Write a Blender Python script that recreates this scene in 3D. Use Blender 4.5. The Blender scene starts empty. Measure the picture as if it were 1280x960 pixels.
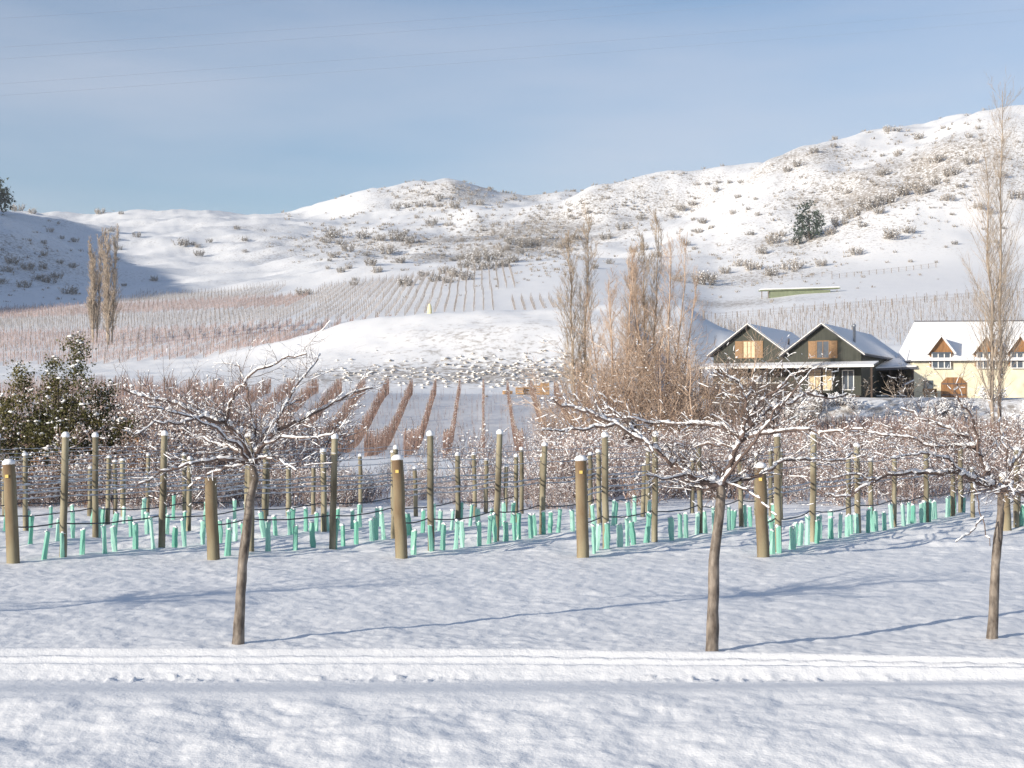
import bpy, math, random
import numpy as np
from mathutils import Vector, Matrix
R = math.radians
rng = np.random.default_rng(11)
random.seed(11)
S = bpy.context.scene
COL = S.collection

# ------------------------------------------------------------------ camera, sky, sun, exposure
F = 1900.0                      # focal length in photo pixels (1280 wide)
CZ = 2.1
PITCH = math.atan(41 / F)
cam = bpy.data.objects.new('camera', bpy.data.cameras.new('camera'))
COL.objects.link(cam)
cam.data.sensor_width = 36
cam.data.lens = F / 1280 * 36
cam.data.clip_end = 20000
cam.location = (0, 0, CZ)
cam.rotation_euler = (R(90) + PITCH, 0, 0)
S.camera = cam

SUN_EL = 15.0
sh = np.array([0.80, 0.60]); sh /= np.linalg.norm(sh)          # the way shadows fall
TOSUN = np.array([-sh[0] * math.cos(R(SUN_EL)), -sh[1] * math.cos(R(SUN_EL)), math.sin(R(SUN_EL))])
world = bpy.data.worlds.new('World'); S.world = world
world.use_nodes = True
wn = world.node_tree; wn.nodes.clear()
wout = wn.nodes.new('ShaderNodeOutputWorld'); bg = wn.nodes.new('ShaderNodeBackground')
sky = wn.nodes.new('ShaderNodeTexSky'); sky.sky_type = 'NISHITA'; sky.sun_disc = False
sky.sun_elevation = R(SUN_EL); sky.sun_rotation = math.atan2(TOSUN[0], TOSUN[1])
sky.air_density = 1.0; sky.dust_density = 0.7; sky.ozone_density = 3.2; sky.altitude = 300
bg.inputs['Strength'].default_value = 0.129
# thin high cloud in the sky
tc = wn.nodes.new('ShaderNodeTexCoord'); mp = wn.nodes.new('ShaderNodeMapping')
mp.inputs['Scale'].default_value = (1.6, 1.6, 9.0); mp.inputs['Rotation'].default_value = (0, R(9), R(20))
nz = wn.nodes.new('ShaderNodeTexNoise'); nz.inputs['Scale'].default_value = 1.35; nz.inputs['Detail'].default_value = 5
nz.inputs['Roughness'].default_value = 0.45
rp = wn.nodes.new('ShaderNodeMapRange'); rp.inputs[1].default_value = 0.36; rp.inputs[2].default_value = 0.74
rp.inputs[3].default_value = 0.06; rp.inputs[4].default_value = 0.66
mx = wn.nodes.new('ShaderNodeMixRGB'); mx.inputs[2].default_value = (4.3, 4.75, 5.5, 1)
hs = wn.nodes.new('ShaderNodeHueSaturation'); hs.inputs['Saturation'].default_value = 1.0
wn.links.new(tc.outputs['Generated'], mp.inputs['Vector']); wn.links.new(mp.outputs[0], nz.inputs['Vector'])
sx = wn.nodes.new('ShaderNodeSeparateXYZ'); wn.links.new(tc.outputs['Generated'], sx.inputs[0])
lowm = wn.nodes.new('ShaderNodeMapRange'); lowm.interpolation_type = 'SMOOTHSTEP'; lowm.inputs[1].default_value = 0.28; lowm.inputs[2].default_value = 0.55; lowm.inputs[3].default_value = 1; lowm.inputs[4].default_value = 0.08
wn.links.new(sx.outputs[2], lowm.inputs[0]); mu = wn.nodes.new('ShaderNodeMath'); mu.operation = 'MULTIPLY'
wn.links.new(nz.outputs['Fac'], rp.inputs[0]); wn.links.new(rp.outputs[0], mu.inputs[0]); wn.links.new(lowm.outputs[0], mu.inputs[1]); wn.links.new(mu.outputs[0], mx.inputs[0])
wn.links.new(sky.outputs[0], hs.inputs['Color']); wn.links.new(hs.outputs[0], mx.inputs[1])
tn = wn.nodes.new('ShaderNodeMixRGB'); tn.blend_type = 'MULTIPLY'; tn.inputs[0].default_value = 1; tn.inputs[2].default_value = (1.06, 0.975, 0.945, 1)
wn.links.new(mx.outputs[0], tn.inputs[1]); wn.links.new(tn.outputs[0], bg.inputs['Color']); wn.links.new(bg.outputs[0], wout.inputs['Surface'])

sl = bpy.data.lights.new('sun', 'SUN'); sl.energy = 4.9; sl.angle = R(0.5); sl.color = (1.0, 0.925, 0.80)
sun = bpy.data.objects.new('sun', sl); COL.objects.link(sun)
sun.rotation_euler = Vector(TOSUN).to_track_quat('Z', 'Y').to_euler()
S.view_settings.view_transform = 'Standard'; S.view_settings.look = 'None'
S.view_settings.exposure = 0.29; S.view_settings.gamma = 1.0; S.view_settings.use_curve_mapping = False
S.render.engine = 'CYCLES'
S.cycles.max_bounces = 5; S.cycles.diffuse_bounces = 3; S.cycles.transparent_max_bounces = 6
S.cycles.use_denoising = True

# ------------------------------------------------------------------ noise and terrain height
_perm = np.random.default_rng(5).permutation(512)
_g = np.random.default_rng(6).normal(size=(512, 2)); _g /= np.linalg.norm(_g, axis=1)[:, None]
def noise(x, y):
    x = np.asarray(x, float); y = np.asarray(y, float)
    xi = np.floor(x).astype(np.int64); yi = np.floor(y).astype(np.int64)
    xf = x - xi; yf = y - yi
    def g(ix, iy, fx, fy):
        h = _perm[(_perm[ix & 511] + iy) & 511]
        return _g[h, 0] * fx + _g[h, 1] * fy
    u = xf * xf * xf * (xf * (xf * 6 - 15) + 10); v = yf * yf * yf * (yf * (yf * 6 - 15) + 10)
    a = g(xi, yi, xf, yf); b = g(xi + 1, yi, xf - 1, yf); c = g(xi, yi + 1, xf, yf - 1); d = g(xi + 1, yi + 1, xf - 1, yf - 1)
    return (a + (b - a) * u) * (1 - v) + (c + (d - c) * u) * v
def fbm(x, y, n, gain=0.5):
    t = 0; a = 1.0
    for k in range(n):
        t = t + a * noise(x * 2 ** k + 17.3 * k, y * 2 ** k - 9.1 * k); a *= gain
    return t
def sstep(a, b, x):
    t = np.clip((x - a) / (b - a), 0, 1); return t * t * (3 - 2 * t)
def slopes(x, y):
    h = np.diff(x); d = np.diff(y) / h
    m = np.zeros_like(y)
    s = d[:-1] * d[1:] > 0
    w1 = 2 * h[1:] + h[:-1]; w2 = h[1:] + 2 * h[:-1]
    with np.errstate(divide='ignore', invalid='ignore'):
        hm = (w1 + w2) / (w1 / d[:-1] + w2 / d[1:])
    m[1:-1] = np.where(s, hm, 0); m[0] = d[0]; m[-1] = d[-1]
    return m
def pchip(x, y, q):
    x = np.asarray(x, float); y = np.asarray(y, float)
    m = slopes(x, y); q = np.clip(q, x[0], x[-1])
    i = np.clip(np.searchsorted(x, q) - 1, 0, len(x) - 2); h = x[i + 1] - x[i]; t = (q - x[i]) / h
    return ((1 + 2 * t) * (1 - t) ** 2 * y[i] + t * (1 - t) ** 2 * h * m[i] + t * t * (3 - 2 * t) * y[i + 1] + t * t * (t - 1) * h * m[i + 1])

PXA = [-1500, -600, -200, 0, 80, 150, 250, 350, 450, 550, 650, 720, 780, 850, 900, 950, 1000, 1100, 1200, 1280, 1500, 2500]
def zz(py, d): return CZ + (521 - np.asarray(py, float)) / F * d
RINGS = [(33, None, 0.0), (75, None, -0.35), (112, None, -0.55),
    (160, PXA, [488, 488, 488, 487, 487, 488, 490, 491, 492, 494, 495, 497, 498, 500, 500, 499, 498, 497, 497, 497, 497, 497]),
    (170, PXA, [485, 485, 485, 485, 485, 485, 486, 487, 487, 488, 489, 490, 492, 494, 495, 495, 494, 494, 494, 494, 494, 494]),
    (190, PXA, [470, 470, 472, 473, 473, 472, 470, 466, 462, 459, 457, 456, 456, 462, 478, 482, 482, 482, 482, 482, 480, 478]),
    (207, PXA, [467, 467, 468, 468, 468, 467, 462, 449, 430, 413, 402, 400, 404, 418, 446, 455, 458, 460, 460, 459, 457, 454]),
    (225, PXA, [463, 463, 463, 463, 463, 461, 453, 428, 401, 391, 388, 383, 379, 382, 408, 425, 435, 440, 440, 438, 435, 430]),
    (260, PXA, [445, 445, 444, 443, 442, 440, 436, 428, 425, 422, 420, 418, 415, 415, 420, 422, 420, 415, 412, 410, 405, 400]),
    (330, PXA, [415, 415, 414, 412, 411, 409, 406, 400, 396, 390, 385, 382, 383, 390, 398, 393, 387, 379, 371, 366, 355, 340]),
    (450, PXA, [380, 383, 385, 385, 382, 379, 374, 370, 358, 346, 338, 334, 338, 350, 356, 352, 346, 340, 335, 330, 310, 290]),
    (650, [-1500, -600, -200, 0, 60, 120, 180, 250, 350, 450, 550, 650, 720, 780, 850, 900, 935, 960, 985, 1005, 1060, 1150, 1220, 1280, 1500, 2500],
          [270, 265, 258, 277, 303, 325, 333, 332, 322, 320, 314, 306, 300, 292, 276, 252, 228, 212, 202, 195, 180, 161, 143, 135, 110, 90]),
    (735, [-1500, -600, -200, 0, 60, 120, 180, 250, 350, 450, 550, 650, 720, 780, 850, 900, 935, 960, 985, 1005, 1060, 1150, 1220, 1280, 1500, 2500],
          [270, 265, 256, 275, 295, 305, 308, 308, 303, 300, 298, 288, 284, 278, 279, 260, 238, 218, 206, 199, 186, 168, 152, 146, 118, 92]),
    (820, [-1500, -600, -200, 0, 150, 250, 350, 400, 450, 550, 600, 650, 700, 725, 745, 790, 850, 945, 1000, 1100, 1280, 2500],
          [270, 270, 250, 262, 287, 284, 280, 281, 284, 276, 262, 262, 256, 243, 232, 222, 216, 207, 205, 200, 180, 120]),
    (905, [-1500, -200, 0, 40, 100, 250, 350, 380, 420, 450, 480, 530, 567, 600, 640, 680, 720, 760, 800, 1000, 1280, 2500],
          [268, 262, 266, 267, 275, 276, 274, 273, 269, 264, 260, 256, 252, 254, 258, 263, 262, 252, 240, 222, 214, 200]),
    (1000, [-1500, -200, 0, 40, 100, 250, 350, 380, 420, 450, 480, 530, 567, 600, 640, 680, 720, 800, 1000, 1280, 2500],
          [268, 268, 270, 268, 268, 268, 266, 264, 254, 244, 236, 228, 224, 232, 244, 248, 246, 246, 250, 250, 250]),
    (1300, None, 60.0), (2400, None, 10.0)]
RD = np.array([r[0] for r in RINGS], float)
TERR = dict(x0=18.0)
RIDGE = None                    # crest of the hill beyond the left edge that shades the slope
def ridge_h(X, Y):
    P = RIDGE
    best = np.full(np.shape(X), -1e9)
    for a, b in zip(P[:-1], P[1:]):
        dx, dy = b[0] - a[0], b[1] - a[1]; L2 = dx * dx + dy * dy + 1e-9
        t = np.clip(((X - a[0]) * dx + (Y - a[1]) * dy) / L2, 0, 1)
        d = np.hypot(X - a[0] - t * dx, Y - a[1] - t * dy)
        best = np.maximum(best, a[2] + t * (b[2] - a[2]) - 0.75 * d - 0.0 * d)
    return best
def road_y(X):                   # near edge of the wheel tracks
    return 12.28 - 0.02 * np.clip(X - 4, 0, 60)
def road_w(X): return 1.06 - 0.112 * np.clip(X, 0, 4.6)
def Hbase(X, Y):
    X = np.asarray(X, float); Y = np.asarray(Y, float)
    shp = X.shape; X = X.ravel(); Y = Y.ravel()
    d = np.clip(Y, RD[0], RD[-1]); px = 640 + F * X / np.maximum(Y, 20)
    Z = []
    for r in RINGS:
        Z.append(np.full(X.shape, r[2]) if r[1] is None else pchip(r[1], zz(r[2], r[0]), px))
    Z = np.array(Z)
    # monotone cubic along distance
    h = np.diff(RD)[:, None]; dl = np.diff(Z, axis=0) / h
    m = np.zeros_like(Z)
    w1 = 2 * h[1:] + h[:-1]; w2 = h[1:] + 2 * h[:-1]
    with np.errstate(divide='ignore', invalid='ignore'):
        hm = (w1 + w2) / (w1 / dl[:-1] + w2 / dl[1:])
    m[1:-1] = np.where(dl[:-1] * dl[1:] > 0, hm, 0)
    i = np.clip(np.searchsorted(RD, d) - 1, 0, len(RD) - 2); k = np.arange(len(X))
    hh = RD[i + 1] - RD[i]; t = (d - RD[i]) / hh
    z = (1 + 2 * t) * (1 - t) ** 2 * Z[i, k] + t * (1 - t) ** 2 * hh * m[i, k] + t * t * (3 - 2 * t) * Z[i + 1, k] + t * t * (t - 1) * hh * m[i + 1, k]
    # building terrace on the right
    we = sstep(15.5, 19, X) * (1 - sstep(185, 215, Y)) * sstep(100, 125, Y)
    ye = 149.5 - 7.0 * sstep(23.5, 26.5, X)
    tz = 0.5 + 3.4 * sstep(ye - 9, ye, Y) + 0.02 * np.clip(Y - 150, 0, 60)
    z = z * (1 - we) + tz * we
    return z.reshape(shp)
def H(X, Y, detail=True):
    X = np.asarray(X, float); Y = np.asarray(Y, float)
    z = Hbase(X, Y)
    hill = sstep(430, 560, Y)
    if np.any(hill > 0):
        z = z + hill * (5.2 * fbm(X / 75, Y / 100, 3) + 2.4 * fbm((X - Y * .6) / 22, Y / 30, 3))
        # spurs and gullies that run down the right-hand hill
        s = sstep(60, 160, X) * sstep(450, 520, Y) * (1 - sstep(640, 760, Y))
        z = z + s * 4.0 * np.sin((X * 0.9 - Y * 0.62) / 17.0 + 1.5 * noise(X / 60, Y / 60))
    mid = sstep(165, 215, Y) * (1 - sstep(240, 270, Y))
    z = z + mid * 0.35 * fbm(X / 9, Y / 9, 3)
    z = z + sstep(35, 60, Y) * 0.12 * fbm(X / 6, Y / 6, 2) * (1 - sstep(400, 500, Y))
    if RIDGE is not None:
        z = np.maximum(z, ridge_h(X, Y) + sstep(-1e6, 1, 0) * 3.0 * fbm(X / 30, Y / 30, 3))
    # foreground: bank, wheel tracks, lawn
    if np.any(Y < 40):
        near = 1 - sstep(30, 40, Y)
        v = (Y - road_y(X)) / road_w(X)
        wob = 0.05 * noise(X * 0.55, 3.3) + 0.03 * noise(X * 1.9, Y * .4) + 0.012 * noise(X * 7.0, Y * 3.0)
        prof = np.interp(v + wob, [-0.10, 0.0, 0.03, 0.31, 0.34, 0.39, 0.44, 0.62, 0.67, 0.76, 0.785, 0.86, 1.0, 1.05, 1.2, 1.5],
                                  [-0.024, -0.024, -0.026, 0.060, 0.056, 0.012, -0.005, 0.0, 0.008, 0.056, 0.024, 0.026, 0.078, 0.070, 0.012, 0.0])
        inroad = sstep(-0.12, -0.05, v) * (1 - sstep(1.3, 1.6, v))
        clod = np.exp(-((v - 0.03) / 0.09) ** 2) * 0.034 * np.maximum(0, fbm(X * 10, Y * 10, 3) - .08) * 2 * sstep(-.45, .3, noise(X * .8, 2.2)) + 0.008 * fbm(X * 7, Y * 14, 3) * ((v > 0.02) & (v < 0.42))
        bank = 1 - sstep(-0.92, -0.06, v)
        b = 0.036 - 0.078 * (road_y(X) - .95 - Y).clip(-.1, 5)
        lump = 0.046 * fbm(X * 0.75, Y * 0.8, 2) + 0.022 * fbm(X * 1.9, Y * 2.1 + 8, 4, 0.5)
        lump = lump + 0.012 * fbm(X * 4.6, Y * 4.4, 3, .55)
        lump = lump + 0.055 * np.maximum(0, noise(X * 1.3 + 4, Y * 1.5) - 0.12)
        lump = lump + 0.075 * np.exp(-((X + 1.02) / .26) ** 2 - ((Y - 9.12) / .22) ** 2)
        lawn = sstep(1.05, 1.5, v)
        ln = 0.030 * fbm(X * 0.55, Y * 0.5, 2) + 0.017 * fbm(X * 2.3, Y * 2.1, 3, 0.62) + 0.0075 * fbm(X * 7.5, Y * 6.5, 3, .6)
        rowlump = sstep(22.6, 24, Y) * (0.08 * np.maximum(0, fbm(X * 1.1, Y * 1.1, 3)) + 0.05 * fbm(X * 0.7, Y * 1.5, 2))
        rough = np.where(v < -0.12, -0.05, 0)
        zn = np.where(v < 0, bank * (b + lump * (1 - sstep(-1.25, -0.75, v))) - 0.024 * (1 - bank), 0)
        zn = zn + np.where(v >= 0, prof, 0) * 1.0 + clod * inroad + lawn * (ln + rowlump)
        zn = np.where((v > -0.10) & (v < 0), prof + clod, zn)
        z = z + near * zn
        # ground lifts gently to the right beyond the lawn
        z = z + sstep(9, 16, X) * sstep(20, 30, Y) * (1 - sstep(34, 60, Y)) * 0.15
    return z
def h1(x, y): return float(H(np.array([x]), np.array([y]))[0])
FW = np.array([0, math.cos(PITCH), math.sin(PITCH)]); UP = np.array([0, -math.sin(PITCH), math.cos(PITCH)])
def ray(px, py): return FW + np.array([1, 0, 0]) * (px - 640) / F + UP * (480 - py) / F
def hits(pts, d0=8.0):
    """where the line of sight through a photo pixel meets the ground"""
    ds = np.concatenate([np.arange(d0, 60, .25) if d0 < 60 else [], np.geomspace(max(60, d0), 1250, 900)])
    D = np.array([ray(a, b) for a, b in pts])
    X = D[:, 0:1] * ds; Y = D[:, 1:2] * ds; Zr = CZ + D[:, 2:3] * ds
    G = H(X, Y); out = []
    for k in range(len(pts)):
        w = np.where(Zr[k] <= G[k])[0]
        j = w[0] if len(w) else int(np.argmin((Zr[k] - G[k])[ds > 300])) + int(np.sum(ds <= 300))
        out.append((X[k, j], Y[k, j], G[k, j]))
    return out
def at(px, d): return (px - 640) / F * d          # world X of a pixel column at distance d
def zat(py, d): return CZ + (521 - py) / F * d

# crest of the hill off to the left, from the edge of the shadow it throws
edge = hits([(-120, 262), (-40, 262), (20, 268), (70, 277), (120, 284), (150, 291), (161, 315), (167, 331), (195, 335), (222, 350), (243, 364)], 200)
T0 = 300.0
RIDGE = [(p[0] + T0 * TOSUN[0], p[1] + T0 * TOSUN[1], p[2] + T0 * TOSUN[2]) for p in edge]
RIDGE = RIDGE + [(RIDGE[-1][0] + 45, RIDGE[-1][1] - 60, RIDGE[-1][2] - 55)]

# ------------------------------------------------------------------ mesh building
class Geo:
    def __init__(self): self.V = []; self.Fc = []; self.n = 0
    def add(self, V, faces, mat=0, smooth=False):
        V = np.asarray(V, float).reshape(-1, 3)
        if isinstance(faces, np.ndarray): self.Fc.append((faces + self.n, mat, smooth))
        else:
            by = {}
            for f in faces: by.setdefault(len(f), []).append(f)
            for k, fs in by.items(): self.Fc.append((np.array(fs) + self.n, mat, smooth))
        self.V.append(V); self.n += len(V); return self
    def box(self, x0, x1, y0, y1, z0, z1, mat=0):
        V = [(x, y, z) for x in (x0, x1) for y in (y0, y1) for z in (z0, z1)]
        return self.add(V, [(0, 1, 3, 2), (4, 6, 7, 5), (0, 4, 5, 1), (2, 3, 7, 6), (0, 2, 6, 4), (1, 5, 7, 3)], mat)
    def prism(self, poly, y0, y1, mat=0):       # polygon in (x,z), counter-clockwise seen from -y
        n = len(poly)
        V = [(x, y0, z) for x, z in poly] + [(x, y1, z) for x, z in poly]
        fs = [tuple(range(n)), tuple(range(2 * n - 1, n - 1, -1))] + [(i, i + n, (i + 1) % n + n, (i + 1) % n) for i in range(n)]
        return self.add(V, fs, mat)
    def slab(self, quad, t, mat=0):             # a thick sheet under four corners
        q = np.array(quad, float); nn = np.cross(q[1] - q[0], q[3] - q[0]); nn /= np.linalg.norm(nn)
        V = np.concatenate([q, q - nn * t])
        return self.add(V, [(0, 1, 2, 3), (7, 6, 5, 4), (0, 4, 5, 1), (1, 5, 6, 2), (2, 6, 7, 3), (3, 7, 4, 0)], mat)
    def segs(self, sg, n=3, mat=0):             # many separate tapered sticks: rows of p0, p1, r0, r1
        if len(sg) == 0: return self
        A = np.array([np.concatenate([np.asarray(s[0], float), np.asarray(s[1], float), [s[2], s[3]]]) for s in sg]) if not isinstance(sg, np.ndarray) else sg
        P0, P1, r0, r1 = A[:, :3], A[:, 3:6], A[:, 6], A[:, 7]
        D = P1 - P0; D /= np.linalg.norm(D, axis=1)[:, None] + 1e-12
        ref = np.where(np.abs(D[:, 2:3]) > 0.9, np.array([[1., 0, 0]]), np.array([[0, 0, 1.]]))
        U = np.cross(D, ref); U /= np.linalg.norm(U, axis=1)[:, None]; W = np.cross(U, D)
        a = np.arange(n) * 2 * math.pi / n
        ring = U[:, None, :] * np.cos(a)[None, :, None] + W[:, None, :] * np.sin(a)[None, :, None]
        V = np.stack([P0[:, None] + ring * r0[:, None, None], P1[:, None] + ring * r1[:, None, None]], 1).reshape(-1, 3)
        N = len(A); b = (np.arange(N) * 2 * n)[:, None]; i = np.arange(n)[None, :]; j = (i + 1) % n
        Fq = np.stack([b + i, b + j, b + n + j, b + n + i], -1).reshape(-1, 4)
        return self.add(V, Fq, mat, n > 4)
    def tube(self, pts, rad, n=8, mat=0, cap=True):
        P = np.array(pts, float); m = len(P); rad = np.broadcast_to(np.asarray(rad, float), (m,))
        T = np.gradient(P, axis=0); T /= np.linalg.norm(T, axis=1)[:, None] + 1e-12
        u = np.cross(T[0], (0, 0, 1) if abs(T[0][2]) < .9 else (1, 0, 0)); u /= np.linalg.norm(u)
        a = np.arange(n) * 2 * math.pi / n; V = []
        for k in range(m):
            u = u - T[k] * np.dot(u, T[k]); u /= np.linalg.norm(u); w = np.cross(T[k], u)
            V.append(P[k] + (u * np.cos(a)[:, None] + w * np.sin(a)[:, None]) * rad[k])
        fs = []
        for k in range(m - 1):
            for i in range(n):
                j = (i + 1) % n; fs.append((k * n + i, k * n + j, (k + 1) * n + j, (k + 1) * n + i))
        self.add(np.concatenate(V), fs, mat, True)
        if cap: self.add(V[-1], [tuple(range(n))], mat); self.add(V[0], [tuple(range(n - 1, -1, -1))], mat)
        return self
    def lathe(self, prof, n=12, c=(0, 0, 0), mat=0):
        V = []; m = len(prof)
        for r, z in prof:
            for i in range(n): V.append((c[0] + r * math.cos(6.2832 * i / n), c[1] + r * math.sin(6.2832 * i / n), c[2] + z))
        fs = [(k * n + i, k * n + (i + 1) % n, (k + 1) * n + (i + 1) % n, (k + 1) * n + i) for k in range(m - 1) for i in range(n)]
        fs += [tuple(range((m - 1) * n, m * n)), tuple(range(n - 1, -1, -1))]
        return self.add(V, fs, mat, True)
    def blobs(self, C, r, flat=0.6, mat=0, seed=0):
        """small uneven lumps (a subdivided octahedron each)"""
        C = np.asarray(C, float); N = len(C)
        if N == 0: return self
        g = np.random.default_rng(seed)
        o = np.array([(1, 0, 0), (-1, 0, 0), (0, 1, 0), (0, -1, 0), (0, 0, 1), (0, 0, -1), (.62, .62, .25), (-.62, .62, .25), (-.62, -.62, .25), (.62, -.62, .25)])
        f = np.array([(0, 6, 4), (6, 2, 4), (2, 7, 4), (7, 1, 4), (1, 8, 4), (8, 3, 4), (3, 9, 4), (9, 0, 4), (6, 0, 5), (2, 6, 5), (7, 2, 5), (1, 7, 5), (8, 1, 5), (3, 8, 5), (9, 3, 5), (0, 9, 5)])
        r = np.broadcast_to(np.asarray(r, float), (N,))
        V = o[None] * (r[:, None, None] * g.uniform(.7, 1.3, (N, 10, 1)))
        an = g.uniform(0, 6.28, N); c, s = np.cos(an), np.sin(an); st = g.uniform(.7, 1.5, (N, 1))
        x = V[..., 0] * st; y = V[..., 1] / st
        V = np.stack([x * c[:, None] - y * s[:, None], x * s[:, None] + y * c[:, None], V[..., 2] * flat], -1) + C[:, None]
        Fq = (f[None] + (np.arange(N) * 10)[:, None, None]).reshape(-1, 3)
        return self.add(V.reshape(-1, 3), Fq, mat, True)
    def mesh(self, name, mats):
        me = bpy.data.meshes.new(name)
        if self.V:
            V = np.concatenate(self.V)
            me.vertices.add(len(V)); me.vertices.foreach_set('co', V.ravel())
            nl = sum(f.size for f, _, _ in self.Fc); npoly = sum(len(f) for f, _, _ in self.Fc)
            me.loops.add(nl); me.polygons.add(npoly)
            me.loops.foreach_set('vertex_index', np.concatenate([f.ravel() for f, _, _ in self.Fc]).astype(np.int32))
            tot = np.concatenate([np.full(len(f), f.shape[1]) for f, _, _ in self.Fc])
            me.polygons.foreach_set('loop_start', np.concatenate([[0], np.cumsum(tot)[:-1]]).astype(np.int32))
            me.polygons.foreach_set('loop_total', tot.astype(np.int32))
            me.polygons.foreach_set('material_index', np.concatenate([np.full(len(f), m) for f, m, _ in self.Fc]).astype(np.int32))
            me.polygons.foreach_set('use_smooth', np.concatenate([np.full(len(f), s) for f, _, s in self.Fc]))
            me.update(calc_edges=True); me.validate()
        for m in (mats if isinstance(mats, (list, tuple)) else [mats]): me.materials.append(m)
        return me
    def build(self, name, mats, parent=None):
        o = bpy.data.objects.new(name, self.mesh(name, mats)); COL.objects.link(o)
        if parent is not None: o.parent = parent
        return o
def empty(name, loc=(0, 0, 0), rz=0.0):
    o = bpy.data.objects.new(name, None); COL.objects.link(o); o.location = loc; o.rotation_euler = (0, 0, rz)
    o.empty_display_size = 0.2; return o
def tag(o, label=None, cat=None, group=None, kind=None):
    if label: o['label'] = label
    if cat: o['category'] = cat
    if group: o['group'] = group
    if kind: o['kind'] = kind
    return o
KIDS = {}
def kids(o): return [c for c in COL.objects if c.parent == o]
def dup(root, loc, rz=0.0, scale=1.0, tilt=(0, 0)):
    if root.name not in KIDS: KIDS[root.name] = kids(root)
    r = root.copy(); COL.objects.link(r); r.location = loc; r.rotation_euler = (tilt[0], tilt[1], rz)
    r.scale = (scale,) * 3 if not isinstance(scale, tuple) else scale
    for c in KIDS[root.name]:
        d = c.copy(); COL.objects.link(d); d.parent = r
    return r

# ------------------------------------------------------------------ materials
def mat(name, rgb, rough=0.8, var=0.25, scale=4.0, stretch=(1, 1, 1), rgb2=None, bump=0.0, objrand=0.0, spec=0.3, metal=0.0, coords='Object'):
    m = bpy.data.materials.new(name); m.use_nodes = True; nt = m.node_tree; N = nt.nodes; L = nt.links
    p = N['Principled BSDF']; p.inputs['Roughness'].default_value = rough; p.inputs['Metallic'].default_value = metal
    p.inputs['Specular IOR Level'].default_value = spec
    c = N.new('ShaderNodeTexCoord'); mp = N.new('ShaderNodeMapping'); mp.inputs['Scale'].default_value = stretch
    n = N.new('ShaderNodeTexNoise'); n.inputs['Scale'].default_value = scale; n.inputs['Detail'].default_value = 5
    L.new(c.outputs[coords], mp.inputs[0]); L.new(mp.outputs[0], n.inputs['Vector'])
    rm = N.new('ShaderNodeValToRGB'); rm.color_ramp.elements[0].position = .33; rm.color_ramp.elements[1].position = .68
    lo = tuple(v * (1 - var) for v in rgb); hi = rgb2 or tuple(min(1, v * (1 + var)) for v in rgb)
    rm.color_ramp.elements[0].color = (*lo, 1); rm.color_ramp.elements[1].color = (*hi, 1)
    L.new(n.outputs['Fac'], rm.inputs[0]); out = rm.outputs[0]
    if objrand:
        oi = N.new('ShaderNodeObjectInfo'); mr = N.new('ShaderNodeMapRange'); mr.inputs[3].default_value = 1 - objrand; mr.inputs[4].default_value = 1 + objrand
        h = N.new('ShaderNodeHueSaturation'); L.new(oi.outputs['Random'], mr.inputs[0]); L.new(mr.outputs[0], h.inputs['Value']); L.new(out, h.inputs['Color']); out = h.outputs[0]
    L.new(out, p.inputs['Base Color'])
    if bump:
        b = N.new('ShaderNodeBump'); b.inputs['Strength'].default_value = bump; b.inputs['Distance'].default_value = 0.02
        L.new(n.outputs['Fac'], b.inputs['Height']); L.new(b.outputs[0], p.inputs['Normal'])
    return m
SNOW = mat('snow', (0.87, 0.865, 0.87), 0.6, 0.03, 14, bump=0.3, spec=0.25)
BARK = mat('cherry_bark', (0.13, 0.10, 0.08), 0.5, 0.45, 16, (1, 1, .5), rgb2=(0.27, 0.225, 0.185), bump=0.5)
TWIG = mat('dark_twigs', (0.105, 0.075, 0.065), 0.7, 0.3, 6, rgb2=(0.19, 0.135, 0.115))
BRUSH = mat('brown_twigs', (0.27, 0.195, 0.17), 0.8, 0.3, 1.5, rgb2=(0.42, 0.32, 0.285), objrand=0.3)
ORANGE = mat('orange_willow_twigs', (0.42, 0.285, 0.20), 0.8, 0.25, 1.2, rgb2=(0.58, 0.45, 0.35))
TAN = mat('tan_poplar_twigs', (0.34, 0.27, 0.205), 0.8, 0.25, 1.0, rgb2=(0.48, 0.39, 0.30))
PALE = mat('pale_poplar_twigs', (0.36, 0.29, 0.23), 0.8, 0.25, 1.0, rgb2=(0.47, 0.39, 0.31))
HILLTWIG = mat('hill_shrub_twigs', (0.27, 0.235, 0.20), 0.8, 0.25, 0.5, rgb2=(0.42, 0.375, 0.33), objrand=0.25)
GREYTWIG = mat('grey_brown_twigs', (0.20, 0.16, 0.13), 0.8, 0.3, 1.0, rgb2=(0.33, 0.27, 0.22), objrand=0.25)
POST = mat('weathered_post_wood', (0.20, 0.165, 0.11), 0.8, 0.35, 7, (1, 1, .2), rgb2=(0.35, 0.315, 0.22), bump=0.4, objrand=0.18)
ENDPOST = mat('stained_post_wood', (0.21, 0.135, 0.075), 0.75, 0.3, 3.2, (1, 1, .3), rgb2=(0.29, 0.255, 0.165), bump=0.4, objrand=0.15)
TAG = mat('yellow_tag_plastic', (0.62, 0.45, 0.13), 0.5, 0.1)
WIRE = mat('snowy_wire', (0.42, 0.43, 0.47), 0.5, 0.3, 3, rgb2=(0.66, 0.67, 0.71))
HOSE = mat('black_drip_hose', (0.055, 0.06, 0.075), 0.5, 0.2)
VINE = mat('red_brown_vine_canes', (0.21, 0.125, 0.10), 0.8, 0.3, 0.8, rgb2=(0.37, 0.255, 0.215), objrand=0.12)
PINK = mat('far_vine_canes', (0.36, 0.26, 0.24), 0.8, 0.2, 0.3, rgb2=(0.47, 0.37, 0.35), objrand=0.15)
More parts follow.
